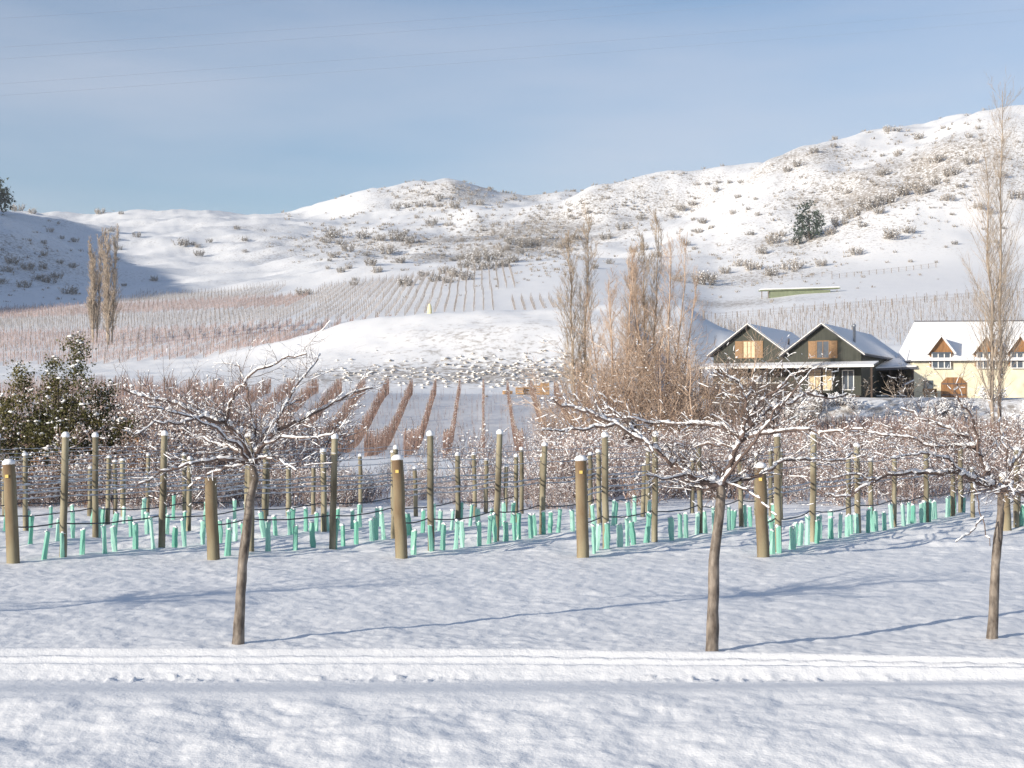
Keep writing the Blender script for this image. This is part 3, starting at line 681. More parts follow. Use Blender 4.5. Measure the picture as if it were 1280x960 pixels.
# ------------------------------------------------------------------ thicket of bare shrubs behind the young vineyard
def shrub_proto(seed, hgt, wid, nst, m, snowp, twig=.006, flecks=160, kp=2, depth=2, name='bare_shrub', r0=.014, fr=.022):
    global rng
    rng = np.random.default_rng(seed); t = empty(name); segs = []
    for k in range(nst):
        a = rng.uniform(0, 6.28); rr = wid * .30 * math.sqrt(rng.random()); lean = rng.uniform(.1, .75)
        p = V3(rr * math.cos(a), rr * math.sin(a), -.05)
        grow(p, V3(math.cos(a) * lean, math.sin(a) * lean, 1), hgt * rng.uniform(.5, .8), r0 * rng.uniform(.6, 1.2), depth, segs, up=.08, wob=.16, nseg=5, kidsper=kp, spread=.5, shrink=.5)
    S2 = [(s[0], s[1], max(twig * .8, s[2]), max(twig * .6, s[3])) for s in segs]
    g = Geo(); g.segs(S2, 3); g.build('branches', m, t)
    sn = Geo(); snow_on(sn, segs, 1.3, snowp, twig * 1.5, 1.0, smax=.8, n=4, seed=seed)
    q = rng.choice(len(segs), min(flecks, len(segs)), replace=False)
    sn.blobs([segs[i][1] + V3(0, 0, .01) for i in q], rng.uniform(.4, 1.5, len(q)) * fr, .65, 0, seed)
    sn.build('branch_snow', SNOW, t); KIDS[t.name] = kids(t); return t
def scatter(protos, spots, label, cat, grp, smin=.8, smax=1.2, sink=0.05):
    """spots: (x, y, scale[, label])"""
    used_ = set(); out = []
    for i, sp_ in enumerate(spots):
        pr = protos[i % len(protos)]; x, y, s = sp_[:3]; loc = (x, y, h1(x, y) - sink * s)
        if pr.name not in used_ : used_.add(pr.name); o = pr; o.location = loc; o.scale = (s,) * 3; o.rotation_euler = (0, 0, rng.uniform(0, 6))
        else: o = dup(pr, loc, rng.uniform(0, 6), s)
        lb = sp_[3] if len(sp_) > 3 else (label(x, y) if callable(label) else label)
        tag(o, lb, cat, grp); out.append(o)
    return out
TH = [shrub_proto(41 + i, 1.6, 1.8, 13, BRUSH, .30, flecks=210) for i in range(5)]
rng = np.random.default_rng(50)
spots = []
def fill(px0, px1, d0, d1, n, s0, s1):
    for _ in range(n):
        d = rng.uniform(d0, d1); px = rng.uniform(px0, px1); spots.append((at(px, d), d, rng.uniform(s0, s1)))
fill(-40, 420, 34.5, 38, 30, .6, .95); fill(120, 385, 38, 47, 30, 1.1, 1.7); fill(-60, 20, 37, 44, 5, .7, 1.1); fill(385, 720, 34.5, 42, 40, .42, .68); fill(400, 720, 42, 55, 8, .4, .6)
fill(700, 1300, 36, 44, 44, .75, 1.15); fill(700, 1300, 45, 60, 34, 1.0, 1.5); fill(560, 1000, 37, 50, 10, 1.1, 1.5); fill(680, 960, 60, 85, 13, 1.2, 1.9); fill(1000, 1300, 62, 85, 12, 1.0, 1.5)
fill(110, 375, 44, 53, 20, 1.9, 2.5); fill(900, 1300, 50, 62, 17, 1.5, 2.0); fill(-60, 160, 36, 38, 8, .6, .85)
def thlab(x, y):
    px = 640 + F * x / y
    zone = 'behind the dark evergreen' if px < 140 else 'behind the leaning slender tree' if px < 430 else 'in front of the red vine rows' if px < 700 else 'below the clump of tall poplars' if px < 880 else 'below the dark green gabled house' if px < 1080 else 'below the cream barn'
    return ('low ' if y < 38 else 'taller ' if y > 58 else '') + 'brown leafless shrub flecked with snow ' + zone
scatter(TH, spots, thlab, 'shrub', 'brown bare shrubs of the thicket')

# ------------------------------------------------------------------ evergreen at left and rusty-leaved shrubs
def leafcloud(g, C, n, rad, size, m=0, seed=0, flat=.7, dirs=None):
    gg = np.random.default_rng(seed); C = np.asarray(C, float); N = len(C) * n
    c = np.repeat(C, n, 0) + gg.normal(size=(N, 3)) * rad * np.array([1, 1, flat])
    d = gg.normal(size=(N, 3)) * .7 + np.array([0, 0, .35]) + ((c - np.repeat(C, n, 0)) / rad) * .6
    d /= np.linalg.norm(d, axis=1)[:, None]; w = np.cross(d, gg.normal(size=(N, 3))); w /= np.linalg.norm(w, axis=1)[:, None]
    s = size * gg.uniform(.6, 1.4, N)[:, None]
    V = np.stack([c - w * s * .28, c + d * s * .5 + w * s * .1, c + d * s, c + w * s * .28 ], 1).reshape(-1, 3)
    return g.add(V, (np.arange(N)[:, None] * 4 + np.arange(4)[None]), m, False)
def evergreen(x, y, hgt, wid, seed, label, lobes, name='evergreen_tree', m=EVERG, n=34, size=.10, rad=.13, snowk=1.0, group=None, nb=16, snow_up=.55):
    global rng
    rng = np.random.default_rng(seed); t = empty(name, (x, y, h1(x, y)))
    g = Geo(); g.tube([(0, 0, -.1), (.03, 0, hgt * .3), (.0, .02, hgt * .7)], [.09 * hgt / 4, .06 * hgt / 4, .02], 7)
    C = []; sg = []; sn = []
    for lx, top, w in lobes:
        ly = rng.normal() * wid * .12
        sg.append((V3(lx * .3, ly * .3, .1), V3(lx, ly, top * .92), .035 * hgt / 4, .008))
        for k in range(nb * 2):
            f = (k + rng.random()) / (nb * 2); z = top * (.1 + .88 * f); a = rng.uniform(0, 6.28); L = w * (1.05 - f * .92) * rng.uniform(.55, 1.1)
            p = V3(lx, ly, 0) * (.4 + .6 * f) + V3(0, 0, z); e = p + V3(math.cos(a) * L, math.sin(a) * L, L * rng.uniform(.0, .55))
            sg.append((p, e, .010, .004))
            for u in (.45, .75, 1.0): C.append(p + (e - p) * u + rnd(.03))
            for _ in range(int(rng.integers(1, 4))): sn.append(p + (e - p) * rng.uniform(.7, 1.1) + V3(0, -rad * .4 * (snow_up > 1), rad * snow_up))
    g.segs(sg, 4); g.build('trunk', BARK, t)
    c = Geo(); leafcloud(c, C, n, rad, size, 0, seed); c.build('crown', m, t)
    s = Geo(); sn = np.array(sn); s.blobs(sn, np.random.default_rng(seed).uniform(.35, 1.1, len(sn)) * rad * .55 * snowk, .5, 0, seed); s.build('crown_snow', SNOW, t)
    tag(t, label, 'tree', group); return t
ed = 39.0
evergreen(at(72, ed), ed, 4.3, 3.4, 61, 'dark green snow-dusted evergreen with several tips behind the posts at the left', [(.55, 4.25, .95), (-.1, 3.6, .95), (-.95, 3.4, 1.0), (1.15, 2.9, .95), (-1.5, 2.6, 1.0), (.35, 2.6, 1.4), (-.6, 2.3, 1.5), (-2.0, 1.9, 1.0), (1.6, 2.0, 1.0)], snowk=1.0, n=34, nb=15, size=.095, snow_up=1.3)
RS = [shrub_proto(70 + i, 1.5, 1.6, 9, BRUSH, .3, flecks=150, name='leafy_brown_shrub') for i in range(2)]
for i, t in enumerate(RS):
    c = Geo(); bm_ = [o for o in KIDS[t.name] if o.name.startswith('branches')][0]
    vs = np.array([v.co[:] for v in bm_.data.vertices]); gg = np.random.default_rng(i); C = vs[gg.choice(len(vs), 90)]
    leafcloud(c, C, 7, .07, .07, 0, i); c.build('leaves', RUST, t); KIDS[t.name] = kids(t)
rng = np.random.default_rng(72)
scatter(RS, [(at(165, 36.5), 36.5, 1.15, 'rusty-leaved shrub right of the dark evergreen, orange leaves low down'), (at(20, 36), 36, 1.0, 'rust brown shrub at the left edge below the dark evergreen'), (at(60, 37), 36.5, .85, 'brown twiggy bush wrapped round the foot of the dark evergreen'), (at(-10, 38), 38, 1.1, 'tall brown leafy bush cut by the left edge'), (at(140, 38), 38, 1.4, 'tall brown leafy bush against the right side of the dark evergreen'), (at(172, 40), 40, 1.55, 'tallest brown leafy bush, a little right of the dark evergreen'), (at(40, 36), 36, 1.0, 'brown leafy bush low in front of the dark evergreen'), (at(205, 38), 38, 1.2, 'brown leafy bush between the evergreen and the leaning slender tree'), (at(120, 35.5), 35.5, .7, 'small dark brown leafy shrub at the foot of the dark evergreen'),
             (at(800, 36), 36, .65, 'dark brown low shrub between the posts near the middle, its stems bare below')], None, 'shrub', 'leafy brown shrubs')

# ------------------------------------------------------------------ poplars and the willow clump
def poplar(x, y, ztop, wid, seed, m, label, nb=70, stems=1, bare=.12, trunk_r=.16, twig=.012, kp=3, name='bare_poplar', group='leafless columnar poplars', zb=None, lean=.24):
    global rng
    rng = np.random.default_rng(seed); z0 = h1(x, y) if zb is None else zb; hgt = ztop - z0
    t = empty(name, (x, y, z0)); segs = []; g = Geo()
    for s in range(stems):
        ang = 6.28 * s / max(1, stems) + rng.uniform(0, 1); off = wid * .10 * (stems > 1); hh = hgt * (1 if s == 0 else rng.uniform(.75, .97))
        tx = wid * .22 * (stems > 1)
        pts = [V3(off * math.cos(ang) + tx * math.cos(ang) * f, off * math.sin(ang) + tx * math.sin(ang) * f, -.2 + hh * f) + rnd(.02 * hgt * .15) * (0 < f < 1) for f in np.linspace(0, 1, 9)]
        g.tube(pts, [trunk_r * (1 - .93 * f) + .01 for f in np.linspace(0, 1, 9)], 7)
        for k in range(nb // stems):
            f = bare + (1 - bare - .03) * (k + rng.random()) / (nb // stems); i = min(7, int(f * 8)); u = f * 8 - i; p = pts[i] * (1 - u) + pts[i + 1] * u
            a = rng.uniform(0, 6.28); env = math.sin(math.pi * min(1, max(0.03, (1.05 - f) / (1.05 - bare))) ** .8) ** .6
            L = hgt * rng.uniform(.13, .24) * (1.15 - .75 * f); le = lean * rng.uniform(.7, 1.5) * (.6 + .6 * env)
            grow(p, V3(math.cos(a) * le, math.sin(a) * le, .72), L, trunk_r * .22 * (1.1 - f) + twig, 2, segs, up=.13, wob=.08, nseg=4, kidsper=kp, spread=.36, shrink=.5)
    g.build('trunk', m, t)
    c = Geo(); c.segs([(s[0], s[1], max(twig * .75, s[2]), max(twig * .6, s[3])) for s in segs], 3); c.build('crown', m, t)
    tag(t, label, 'tree', group); return t
pd = 118.0
poplar(at(724, 128), 128, zat(266, 128), 3, 81, TAN, 'tall slim poplar with a dark top, leftmost of the middle clump', 70, 2, .1, .13, lean=.2)
poplar(at(772, pd), pd, zat(300, pd), 8, 82, ORANGE, 'orange-brown poplar in the middle clump, second from its left', 100, 5, .08, .10, twig=.008, lean=.34)
poplar(at(806, pd + 3), pd + 3, zat(268, pd + 3), 4, 83, TAN, 'thin pale poplar rising highest in the middle of the clump', 90, 3, .1, .11, lean=.26)
poplar(at(829, pd), pd, zat(282, pd), 9, 84, ORANGE, 'broad orange-brown poplar at the right of the middle clump', 115, 6, .06, .11, twig=.008, lean=.36)
WL = [shrub_proto(90 + i, 6.2, 4.6, 12, ORANGE, .05, twig=.008, flecks=60, kp=3, depth=2, name='willow_shrub', r0=.035, fr=.04) for i in range(2)]
WM = [shrub_proto(94 + i, 5.5, 4.0, 13, GREYTWIG, .05, twig=.013, flecks=60, kp=3, depth=2, name='willow_shrub', r0=.04, fr=.05) for i in range(1)]
rng = np.random.default_rng(97)
scatter(WL, [(at(715, 112), 112, 1.35, 'orange-brown multi-stemmed willow at the left foot of the poplar clump'), (at(745, 116), 116, 1.75, 'dense orange willow between the two left poplars'), (at(790, 113), 113, 1.7, 'orange willow in the middle of the clump, behind the brown hut'),
             (at(835, 112), 112, 1.95, 'tall orange willow at the right of the clump'), (at(874, 115), 115, 1.7, 'thin orange-brown willow at the far right of the clump'), (at(862, 117), 117, 1.75, 'spreading orange willow next to the dark green gabled house'), (at(690, 122), 122, .6, 'low reddish willow at the left end of the clump, by the timber stack')], None, 'willow', 'orange willows round the poplars')
scatter(WM, [(at(880, 124), 124, 1.6, 'grey-brown willow beside the balcony of the dark green house'), (at(962, 118), 118, 1.15, 'brown twiggy willow in front of the balcony of the dark green house'), (at(985, 118), 118, .95, 'smaller brown twiggy bush between the two green gables')], None, 'willow', 'grey-brown willows by the green house')
rd_ = 122.0
poplar(at(1246, rd_), rd_, zat(104, rd_), 6, 101, PALE, 'very tall thin poplar in front of the cream barn, crossing the skyline', 170, 2, .08, .16, twig=.008, kp=2, lean=.36, zb=h1(at(1246, rd_), rd_))
lp = hits([(118, 428), (137, 431)], 150)
poplar(lp[0][0], lp[0][1], zat(292, lp[0][1]), 4, 111, PALE, 'left one of the two poplars in front of the shaded hill', 90, 3, .06, .16, twig=.026, lean=.17)
poplar(lp[1][0], lp[1][1], zat(286, lp[1][1]), 4, 112, PALE, 'right one of the two poplars in front of the shaded hill', 90, 3, .06, .18, twig=.026, lean=.17)

# ------------------------------------------------------------------ red vine rows on the rise and the far vineyards
def vine_row(name, x0, y0, x1, y1, step, hgt, m, label, grp, posts=0, seed=0, snow=True, dens=5, rad=.014, jx=.12, trunk=True, snowk=4):
    gg = np.random.default_rng(seed); L = math.hypot(x1 - x0, y1 - y0); n = max(2, int(L / step)); f = (np.arange(n) + gg.uniform(.2, .8, n)) / n
    X = x0 + (x1 - x0) * f; Y = y0 + (y1 - y0) * f; Z = H(X, Y); sg = []
    ux, uy = (x1 - x0) / L, (y1 - y0) / L
    N = n * dens; k = np.repeat(np.arange(n), dens)
    al = gg.uniform(-.5, .5, N) * step; ac = gg.normal(size=N) * jx
    bx = X[k] + ux * al - uy * ac * .4; by = Y[k] + uy * al + ux * ac * .4; bz = Z[k] + gg.uniform(0, 1, N) ** 1.5 * hgt * .65
    ln = gg.uniform(.35, .75, N) * hgt
    ex = bx + ux * gg.normal(size=N) * .25 - uy * gg.normal(size=N) * jx; ey = by + uy * gg.normal(size=N) * .25 + ux * gg.normal(size=N) * jx
    ez = np.minimum(bz + ln, Z[k] + hgt * gg.uniform(.95, 1.12, N))
    A = np.stack([bx, by, bz, ex, ey, ez, np.full(N, rad), np.full(N, rad * .7)], 1)
    if trunk: A = np.concatenate([A, np.stack([X, Y, Z - .1, X + gg.normal(size=n) * .05, Y, Z + hgt * .5, np.full(n, rad * 2.2), np.full(n, rad * 1.6)], 1)])
    g = Geo(); g.segs(A, 3); o = g.build(name, m)
    if snow:
        s = Geo(); q = gg.choice(N, max(2, N // snowk), replace=False)
        s.blobs(np.stack([ex[q], ey[q], ez[q] - .15 * gg.random(len(q))], 1), gg.uniform(.6, 1.6, len(q)) * rad * 2.0, .7, 0, seed); s.build('vine_snow', SNOW, o)
    tag(o, label, 'vine row', grp)
    return o
FP = Geo(); FP.tube([(0, 0, -.1), (0, 0, .9), (0, 0, 1.85)], [.06, .055, .052], 6); fpo = FP.build('trellis_post', FARPOST)
fpo_used = False; farpts = []
def far_post(x, y, lab, grp):
    global fpo_used
    loc = (x, y, h1(x, y))
    if not fpo_used: fpo_used = True; o = fpo; o.location = loc
    else: o = fpo.copy(); COL.objects.link(o); o.location = loc
    o.rotation_euler = (rng.normal() * .02, rng.normal() * .02, 0); tag(o, lab, 'trellis post', grp)
rng = np.random.default_rng(120); npost = 0
for k in range(-19, 17):
    xt = at(604, 160) + 2.5 * k; y1 = 161.0; x1 = xt; y0 = 96.0; x0 = xt + .019 * 64
    if xt > 17: y1 = 133.0 - .1 * k; x1 = xt + .019 * 28
    if 640 + F * x1 / y1 > 1290: continue
    side = 'left of the snowy aisles' if k < -6 else 'on the open rise below the mound' if k < 6 else 'beside the poplar clump' if k < 9 else 'below the bank of the buildings'
    lab = f'red-brown bare vine row {side}'
    if -6 <= k < 6: lab = f'red-brown vine row on the open rise, number {k + 7} of twelve from the left' if False else ['first', 'second', 'third', 'fourth', 'fifth', 'sixth', 'seventh', 'eighth', 'ninth', 'tenth', 'eleventh', 'twelfth'][k + 6] + ' red-brown vine row from the left on the open rise below the mound'
    vine_row('vine_row', x0, y0, x1, y1, .55, 1.65, VINE, lab, 'red-brown vine rows on the rise', seed=200 + k, dens=9, rad=.014, jx=.055, snowk=2)
    for yy in np.arange(y0 + 2, y1 + .1, 9.5 if abs(k) > 6 else 9.5):
        f = (yy - y0) / (y1 - y0); xx = x0 + (x1 - x0) * f
        if -20 < 640 + F * xx / yy < 1300 and npost < 220: far_post(xx, yy, 'slim brown post in the ' + lab.replace('bare ', '').replace(' from the left', ''), 'posts of the red-brown vine rows'); npost += 1
gg = np.random.default_rng(125); n = 2600; yy = gg.uniform(92, 158, n); xx = gg.uniform(-46, 26, n) * (.55 + .45 * yy / 160); zz0 = H(xx, yy); hh = gg.uniform(.3, 1.3, n) * gg.choice([.6, 1, 1.6], n)
A = np.stack([xx, yy, zz0 - .05, xx + gg.normal(size=n) * .12, yy + gg.normal(size=n) * .1, zz0 + hh, np.full(n, .014), np.full(n, .007)], 1)
g = Geo(); g.segs(A, 3); tag(g.build('dry_stalks', BRUSH), 'thin dry weed stalks standing in the snowy aisles between the vine rows', 'weed stalks', kind='stuff')
# far vineyards: blocks of rows that climb the valley floor
def allowed(px, py_top): return True
far_rows = 0
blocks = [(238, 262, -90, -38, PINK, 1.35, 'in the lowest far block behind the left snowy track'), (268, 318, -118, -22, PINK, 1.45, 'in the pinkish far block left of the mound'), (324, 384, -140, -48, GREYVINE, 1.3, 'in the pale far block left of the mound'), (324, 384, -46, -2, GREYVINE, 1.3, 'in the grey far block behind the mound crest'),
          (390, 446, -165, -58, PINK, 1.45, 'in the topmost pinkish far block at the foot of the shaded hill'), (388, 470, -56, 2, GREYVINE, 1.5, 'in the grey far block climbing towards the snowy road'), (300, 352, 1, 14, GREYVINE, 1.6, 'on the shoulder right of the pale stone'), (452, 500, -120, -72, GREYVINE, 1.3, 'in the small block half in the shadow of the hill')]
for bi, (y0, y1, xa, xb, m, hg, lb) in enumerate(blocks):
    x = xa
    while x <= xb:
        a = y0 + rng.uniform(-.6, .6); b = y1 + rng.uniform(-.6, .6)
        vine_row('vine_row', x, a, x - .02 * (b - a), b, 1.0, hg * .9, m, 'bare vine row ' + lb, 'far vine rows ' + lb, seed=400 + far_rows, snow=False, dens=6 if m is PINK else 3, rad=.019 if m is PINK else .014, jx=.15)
        for yy in np.arange(a, b + .1, 6.0): farpts.append((x - .02 * (yy - a), yy))
        far_rows += 1; x += 2.6 if m is PINK else 2.1
for j, y in enumerate(np.arange(236, 326, 2.8)):
    xa, xb = at(872 + (y - 236) * .1, y), at(1300, y)
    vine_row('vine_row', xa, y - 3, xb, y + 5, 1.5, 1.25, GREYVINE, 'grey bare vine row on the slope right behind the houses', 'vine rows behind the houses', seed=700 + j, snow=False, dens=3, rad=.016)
    for xx in np.arange(xa + rng.uniform(0, 4.5), xb, 4.5): farpts.append((xx, y - 3 + 8 * (xx - xa) / (xb - xa)))
fa = np.array(farpts); fz = H(fa[:, 0], fa[:, 1])
A = np.stack([fa[:, 0], fa[:, 1], fz - .1, fa[:, 0] + rng.normal(size=len(fa)) * .05, fa[:, 1], fz + 1.9, np.full(len(fa), .045), np.full(len(fa), .040)], 1)
g = Geo(); g.segs(A, 4); tag(g.build('far_trellis_posts', FARPOST), 'countless thin grey trellis posts across the far vineyards', 'trellis posts', kind='stuff')
print('far rows', far_rows, 'far posts', len(fa), 'posts', npost)

# ------------------------------------------------------------------ shrubs, tussocks and pines on the hills
HS = [shrub_proto(140 + i, 1.9, 3.1, 18, HILLTWIG, .10, twig=.024, flecks=60, kp=2, depth=2, name='hill_shrub', r0=.05, fr=.09) for i in range(4)]
HL = [(125, 268, 14), (151, 268, 8), (170, 297, 12), (227, 308, 20), (240, 307, 10), (247, 310, 10), (261, 303, 9), (249, 320, 15), (296, 287, 10), (306, 302, 10), (306, 316, 8), (378, 370, 20), (139, 290, 12), (143, 299, 10), (148, 312, 10), (146, 325, 9), (155, 358, 8), (193, 352, 12), (29, 360, 17), (15, 330, 20), (34, 338, 18), (55, 305, 10), (62, 290, 10), (77, 299, 9), (94, 303, 11), (55, 320, 12), (62, 354, 20), (87, 368, 22), (72, 348, 16), (54, 337, 14), (91, 335, 12), (2, 355, 16), (22, 264, 18), (40, 267, 12), (8, 340, 14), (46, 350, 14), (75, 330, 10),
      (416, 298, 25), (436, 315, 20), (417, 323, 15), (426, 341, 14), (436, 337, 12), (451, 299, 16), (475, 301, 18), (497, 302, 26), (511, 305, 20), (482, 317, 22), (500, 329, 16), (463, 332, 18), (472, 341, 16), (457, 320, 10), (444, 351, 10), (442, 357, 12), (506, 358, 22), (386, 368, 12), (539, 281, 18), (561, 283, 12), (521, 273, 9), (494, 261, 14), (510, 260, 12), (524, 259, 12), (538, 259, 12), (550, 259, 10), (567, 261, 20), (588, 256, 10), (600, 257, 14), (549, 249, 12), (603, 289, 9), (408, 304, 14), (424, 306, 12), (490, 292, 10), (505, 294, 10),
      (530, 346, 16), (545, 352, 18), (557, 342, 18), (570, 346, 24), (580, 335, 20), (592, 329, 24), (603, 325, 24), (615, 327, 26), (628, 334, 24), (640, 328, 20), (585, 350, 20), (560, 354, 18), (640, 306, 20), (655, 309, 20), (668, 308, 18), (700, 310, 16), (720, 300, 16), (610, 336, 18), (596, 338, 20), (625, 322, 16), (576, 325, 14), (650, 318, 14),
      (882, 356, 30), (941, 338, 26), (966, 305, 25), (964, 345, 22), (989, 338, 26), (1026, 333, 18), (1070, 319, 20), (1114, 299, 26), (1137, 292, 16), (1078, 285, 12), (857, 307, 14), (873, 292, 12), (878, 279, 12), (917, 268, 12), (922, 248, 10), (939, 295, 10), (947, 270, 9), (1058, 243, 14), (1065, 273, 28), (1085, 264, 32), (1105, 256, 28), (1125, 246, 28), (1152, 243, 26), (1169, 232, 18), (1186, 252, 16), (1189, 220, 24), (1213, 206, 20), (1224, 263, 18), (1270, 250, 22), (1104, 220, 18), (1122, 195, 14), (1149, 174, 15), (1112, 165, 14), (998, 209, 18), (984, 215, 14), (1018, 192, 14), (1041, 185, 10), (1169, 204, 22), (1038, 294, 18), (1011, 298, 18), (991, 307, 16), (1223, 162, 10), (1211, 173, 10), (1179, 162, 8), (1050, 282, 22), (1098, 268, 18), (1140, 236, 20), (952, 318, 18), (926, 333, 16), (906, 342, 18), (976, 297, 16), (1252, 222, 16), (1240, 268, 12), (1200, 235, 14),
      (885, 352, 20), (847, 352, 16), (763, 330, 12), (790, 316, 14), (805, 313, 14), (822, 322, 14), (776, 288, 18), (757, 300, 18), (851, 265, 16), (744, 336, 12), (800, 275, 12), (838, 272, 12), (865, 258, 12), (895, 240, 10), (870, 232, 8), (884, 231, 8), (898, 230, 8), (912, 230, 8), (926, 229, 8), (780, 258, 8), (735, 268, 10), (760, 250, 8)]  # level line of tiny shrubs added to stand for a track's shaded bank
for px_, py_, w_ in [(rng.uniform(380, 720), rng.uniform(250, 345), rng.uniform(5, 9)) for _ in range(26)] + [(rng.uniform(860, 1280), 0, rng.uniform(5, 10)) for _ in range(34)]:
    if py_ == 0: py_ = rng.uniform(160 + max(0, 1000 - px_) * .8, 345)
    HL.append((px_, py_, w_))
hp = hits([(a, b) for a, b, _ in HL], 260)
sp2 = []
for (px, py, w), (x, y, z) in zip(HL, hp):
    zone = 'on the shaded slope at the left' if px < 160 else 'on the open sunny slope at the left' if px < 390 else 'in the gully left of the middle hill' if px < 525 and py > 285 else 'on the rounded middle hill' if py < 290 and px < 720 else 'in the thicket at the foot of the middle hill' if px < 720 else 'on the slope behind the poplar clump' if px < 860 else 'along the diagonal gully of the right hill' if 210 < py < 320 and px > 950 else 'low on the right hill above the houses' if py >= 300 else 'high on the right hill'
    size = 'small' if w < 11 else 'large' if w > 20 else 'mid-sized'
    sp2.append((x, y, max(.5, w / F * y / 2.75), f'{size} grey-brown shrub {zone}'))
rng = np.random.default_rng(150)
scatter(HS, sp2, None, 'shrub', 'winter shrubs on the snowy hills')
# tussock grass that pokes through the snow
def tussocks(name, n, zones, label, s0, s1, seed, clod=False):
    gg = np.random.default_rng(seed); pts = []
    for (a, b, sx, sy, w) in zones:
        k = int(n * w); pts += [(u, v) for u, v in zip(a + gg.normal(size=k) * sx, b + gg.normal(size=k) * sy)]
    hp_ = np.array([h for h in hits(pts, 60)])
    N = len(hp_); g = Geo(); sc = hp_[:, 1] / 300
    s = gg.uniform(s0, s1, N) * sc
    if clod:
        g.blobs(hp_ + np.stack([0 * s, 0 * s, s * .12], 1), s * .5, .32, 1, seed)
        g.blobs(hp_ + np.stack([gg.uniform(-.1, .1, N) * s, -s * .38, s * .10], 1), s * .24, .42, 0, seed + 1)
    else:
        A = []
        for j in range(7):
            d = gg.normal(size=(N, 2)) * .28; o = gg.normal(size=(N, 2)) * .35
            A.append(np.stack([hp_[:, 0] + o[:, 0] * s, hp_[:, 1] + o[:, 1] * s, hp_[:, 2] - .05, hp_[:, 0] + (o[:, 0] + d[:, 0]) * s, hp_[:, 1] + (o[:, 1] + d[:, 1]) * s, hp_[:, 2] + s * gg.uniform(.3, .8, N), s * .11, s * .03], 1))
        g.segs(np.concatenate(A), 3)
    tag(g.build(name, [HILLTWIG, SNOW]), label, 'tussock grass', kind='stuff')
tussocks('tussock_grass', 2200, [(600, 305, 70, 22, .22), (680, 300, 30, 22, .14), (760, 262, 60, 22, .10), (430, 300, 40, 16, .10), (1080, 245, 80, 30, .16), (560, 245, 45, 10, .08), (960, 330, 80, 25, .07), (1170, 200, 60, 25, .09), (20, 330, 50, 30, .04)], 'tussock grass poking through the snow across the hills', .3, .8, 5)
tussocks('mound_tussocks', 330, [(560, 466, 80, 10, .4), (670, 462, 40, 12, .35), (480, 470, 50, 9, .15), (620, 475, 60, 6, .1)], 'dark tussocks and clods on the lower face of the snowy mound', .45, 1.5, 6, True)
def pine(px, py, ptop, seed, label, wid):
    x, y, z = hits([(px, py)], 260)[0]; hgt = (py - ptop) / F * y; w = wid / F * y
    o = evergreen(x, y, hgt, w, seed, label, [(0, hgt, w * .55), (w * .2, hgt * .7, w * .45), (-w * .25, hgt * .62, w * .4)], 'pine_tree', PINE, n=9, size=.10 * w, rad=.055 * w, snowk=.6, nb=7)
    o.location.z -= .3
pine(1012, 300, 248, 161, 'lone dark pine on the right hill above the houses', 46)
pine(-6, 268, 222, 162, 'dark pine on the crest of the shaded hill at the left edge', 52)
pine(997, 306, 290, 163, 'small dark young pine just below the lone pine', 16)

# ------------------------------------------------------------------ buildings
def gable_wing(t, x0, w, y0, dep, zb, ze, zr, ov=.5, thick=.16, nm='roof', wallmat=GREENWALL):
    xm = x0 + w / 2
    g = Geo(); g.prism([(x0, zb), (x0 + w, zb), (x0 + w, ze), (xm, zr), (x0, ze)], y0, y0 + dep); g.build('wall', wallmat, t)
    sl_ = (zr - ze) / (w / 2); zo = ze - ov * sl_
    g = Geo(); s = Geo(); tr = Geo()
    for sgn in (-1, 1):
        xe = xm + sgn * (w / 2 + ov)
        q = [(xe, y0 - .55, zo + .02), (xe, y0 + dep + .4, zo + .02), (xm, y0 + dep + .4, zr + .02), (xm, y0 - .55, zr + .02)]
        if sgn < 0: q = q[::-1]
        q = np.array(q) + V3(0, 0, .16); g.slab(q, thick)
        c = q.mean(0); q2 = c + (q - c) * np.array([.94 if sgn > 0 else .97, .965, .94 if sgn > 0 else .97]) + V3(0, 0, .075); s.slab(q2, .065)
        a = V3(xe, y0 - .58, zo + .1); b = V3(xm, y0 - .58, zr + .1)
        tr.slab([a + V3(0, 0, .0), b + V3(0, 0, .0), b + V3(0, 0, .09), a + V3(0, 0, .09)] if sgn < 0 else [b + V3(0, 0, .0), a + V3(0, 0, .0), a + V3(0, 0, .09), b + V3(0, 0, .09)], -.06)
    r = g.build(nm, IRON, t); s.build('roof_snow', SNOW, r); tr.build('bargeboard', WHITETRIM, r)
    return r
def window(t, x, z, w, h, y, shut=0.0, pane=GLASS, framem=SHUTTER, bars=1):
    g = Geo(); f = .08
    for a, b, c, d in ((x - w / 2 - f, x + w / 2 + f, z + h, z + h + f), (x - w / 2 - f, x + w / 2 + f, z - f, z), (x - w / 2 - f, x - w / 2, z, z + h), (x + w / 2, x + w / 2 + f, z, z + h)): g.box(a, b, y - .06, y + .03, c, d)
    for k in range(bars): xx = x - w / 2 + w * (k + 1) / (bars + 1); g.box(xx - .03, xx + .03, y - .05, y + .03, z, z + h)
    o = g.build('window', framem, t)
    g = Geo(); g.box(x - w / 2, x + w / 2, y - .02, y + .02, z, z + h); g.build('pane', pane, o)
    if shut:
        for sg in (-1, 1):
            g = Geo(); a = x + sg * (w / 2 + f + .02); b = a + sg * shut; g.box(min(a, b), max(a, b), y - .07, y - .005, z - .05, z + h + .05)
            for k in range(6): zz_ = z + h * (k + .5) / 6; g.box(min(a, b) + .05, max(a, b) - .05, y - .09, y - .069, zz_ - .07, zz_ + .05)
            g.build('shutter', SHUTTER, t)
    return o
th = R(25)
bx, by = at(892, 153), 153.0; zf = 4.45
hs_ = tag(empty('gabled_house', (bx, by, zf), -th), 'dark green double-gabled house with shuttered windows, white barge boards and a long verandah', 'house')
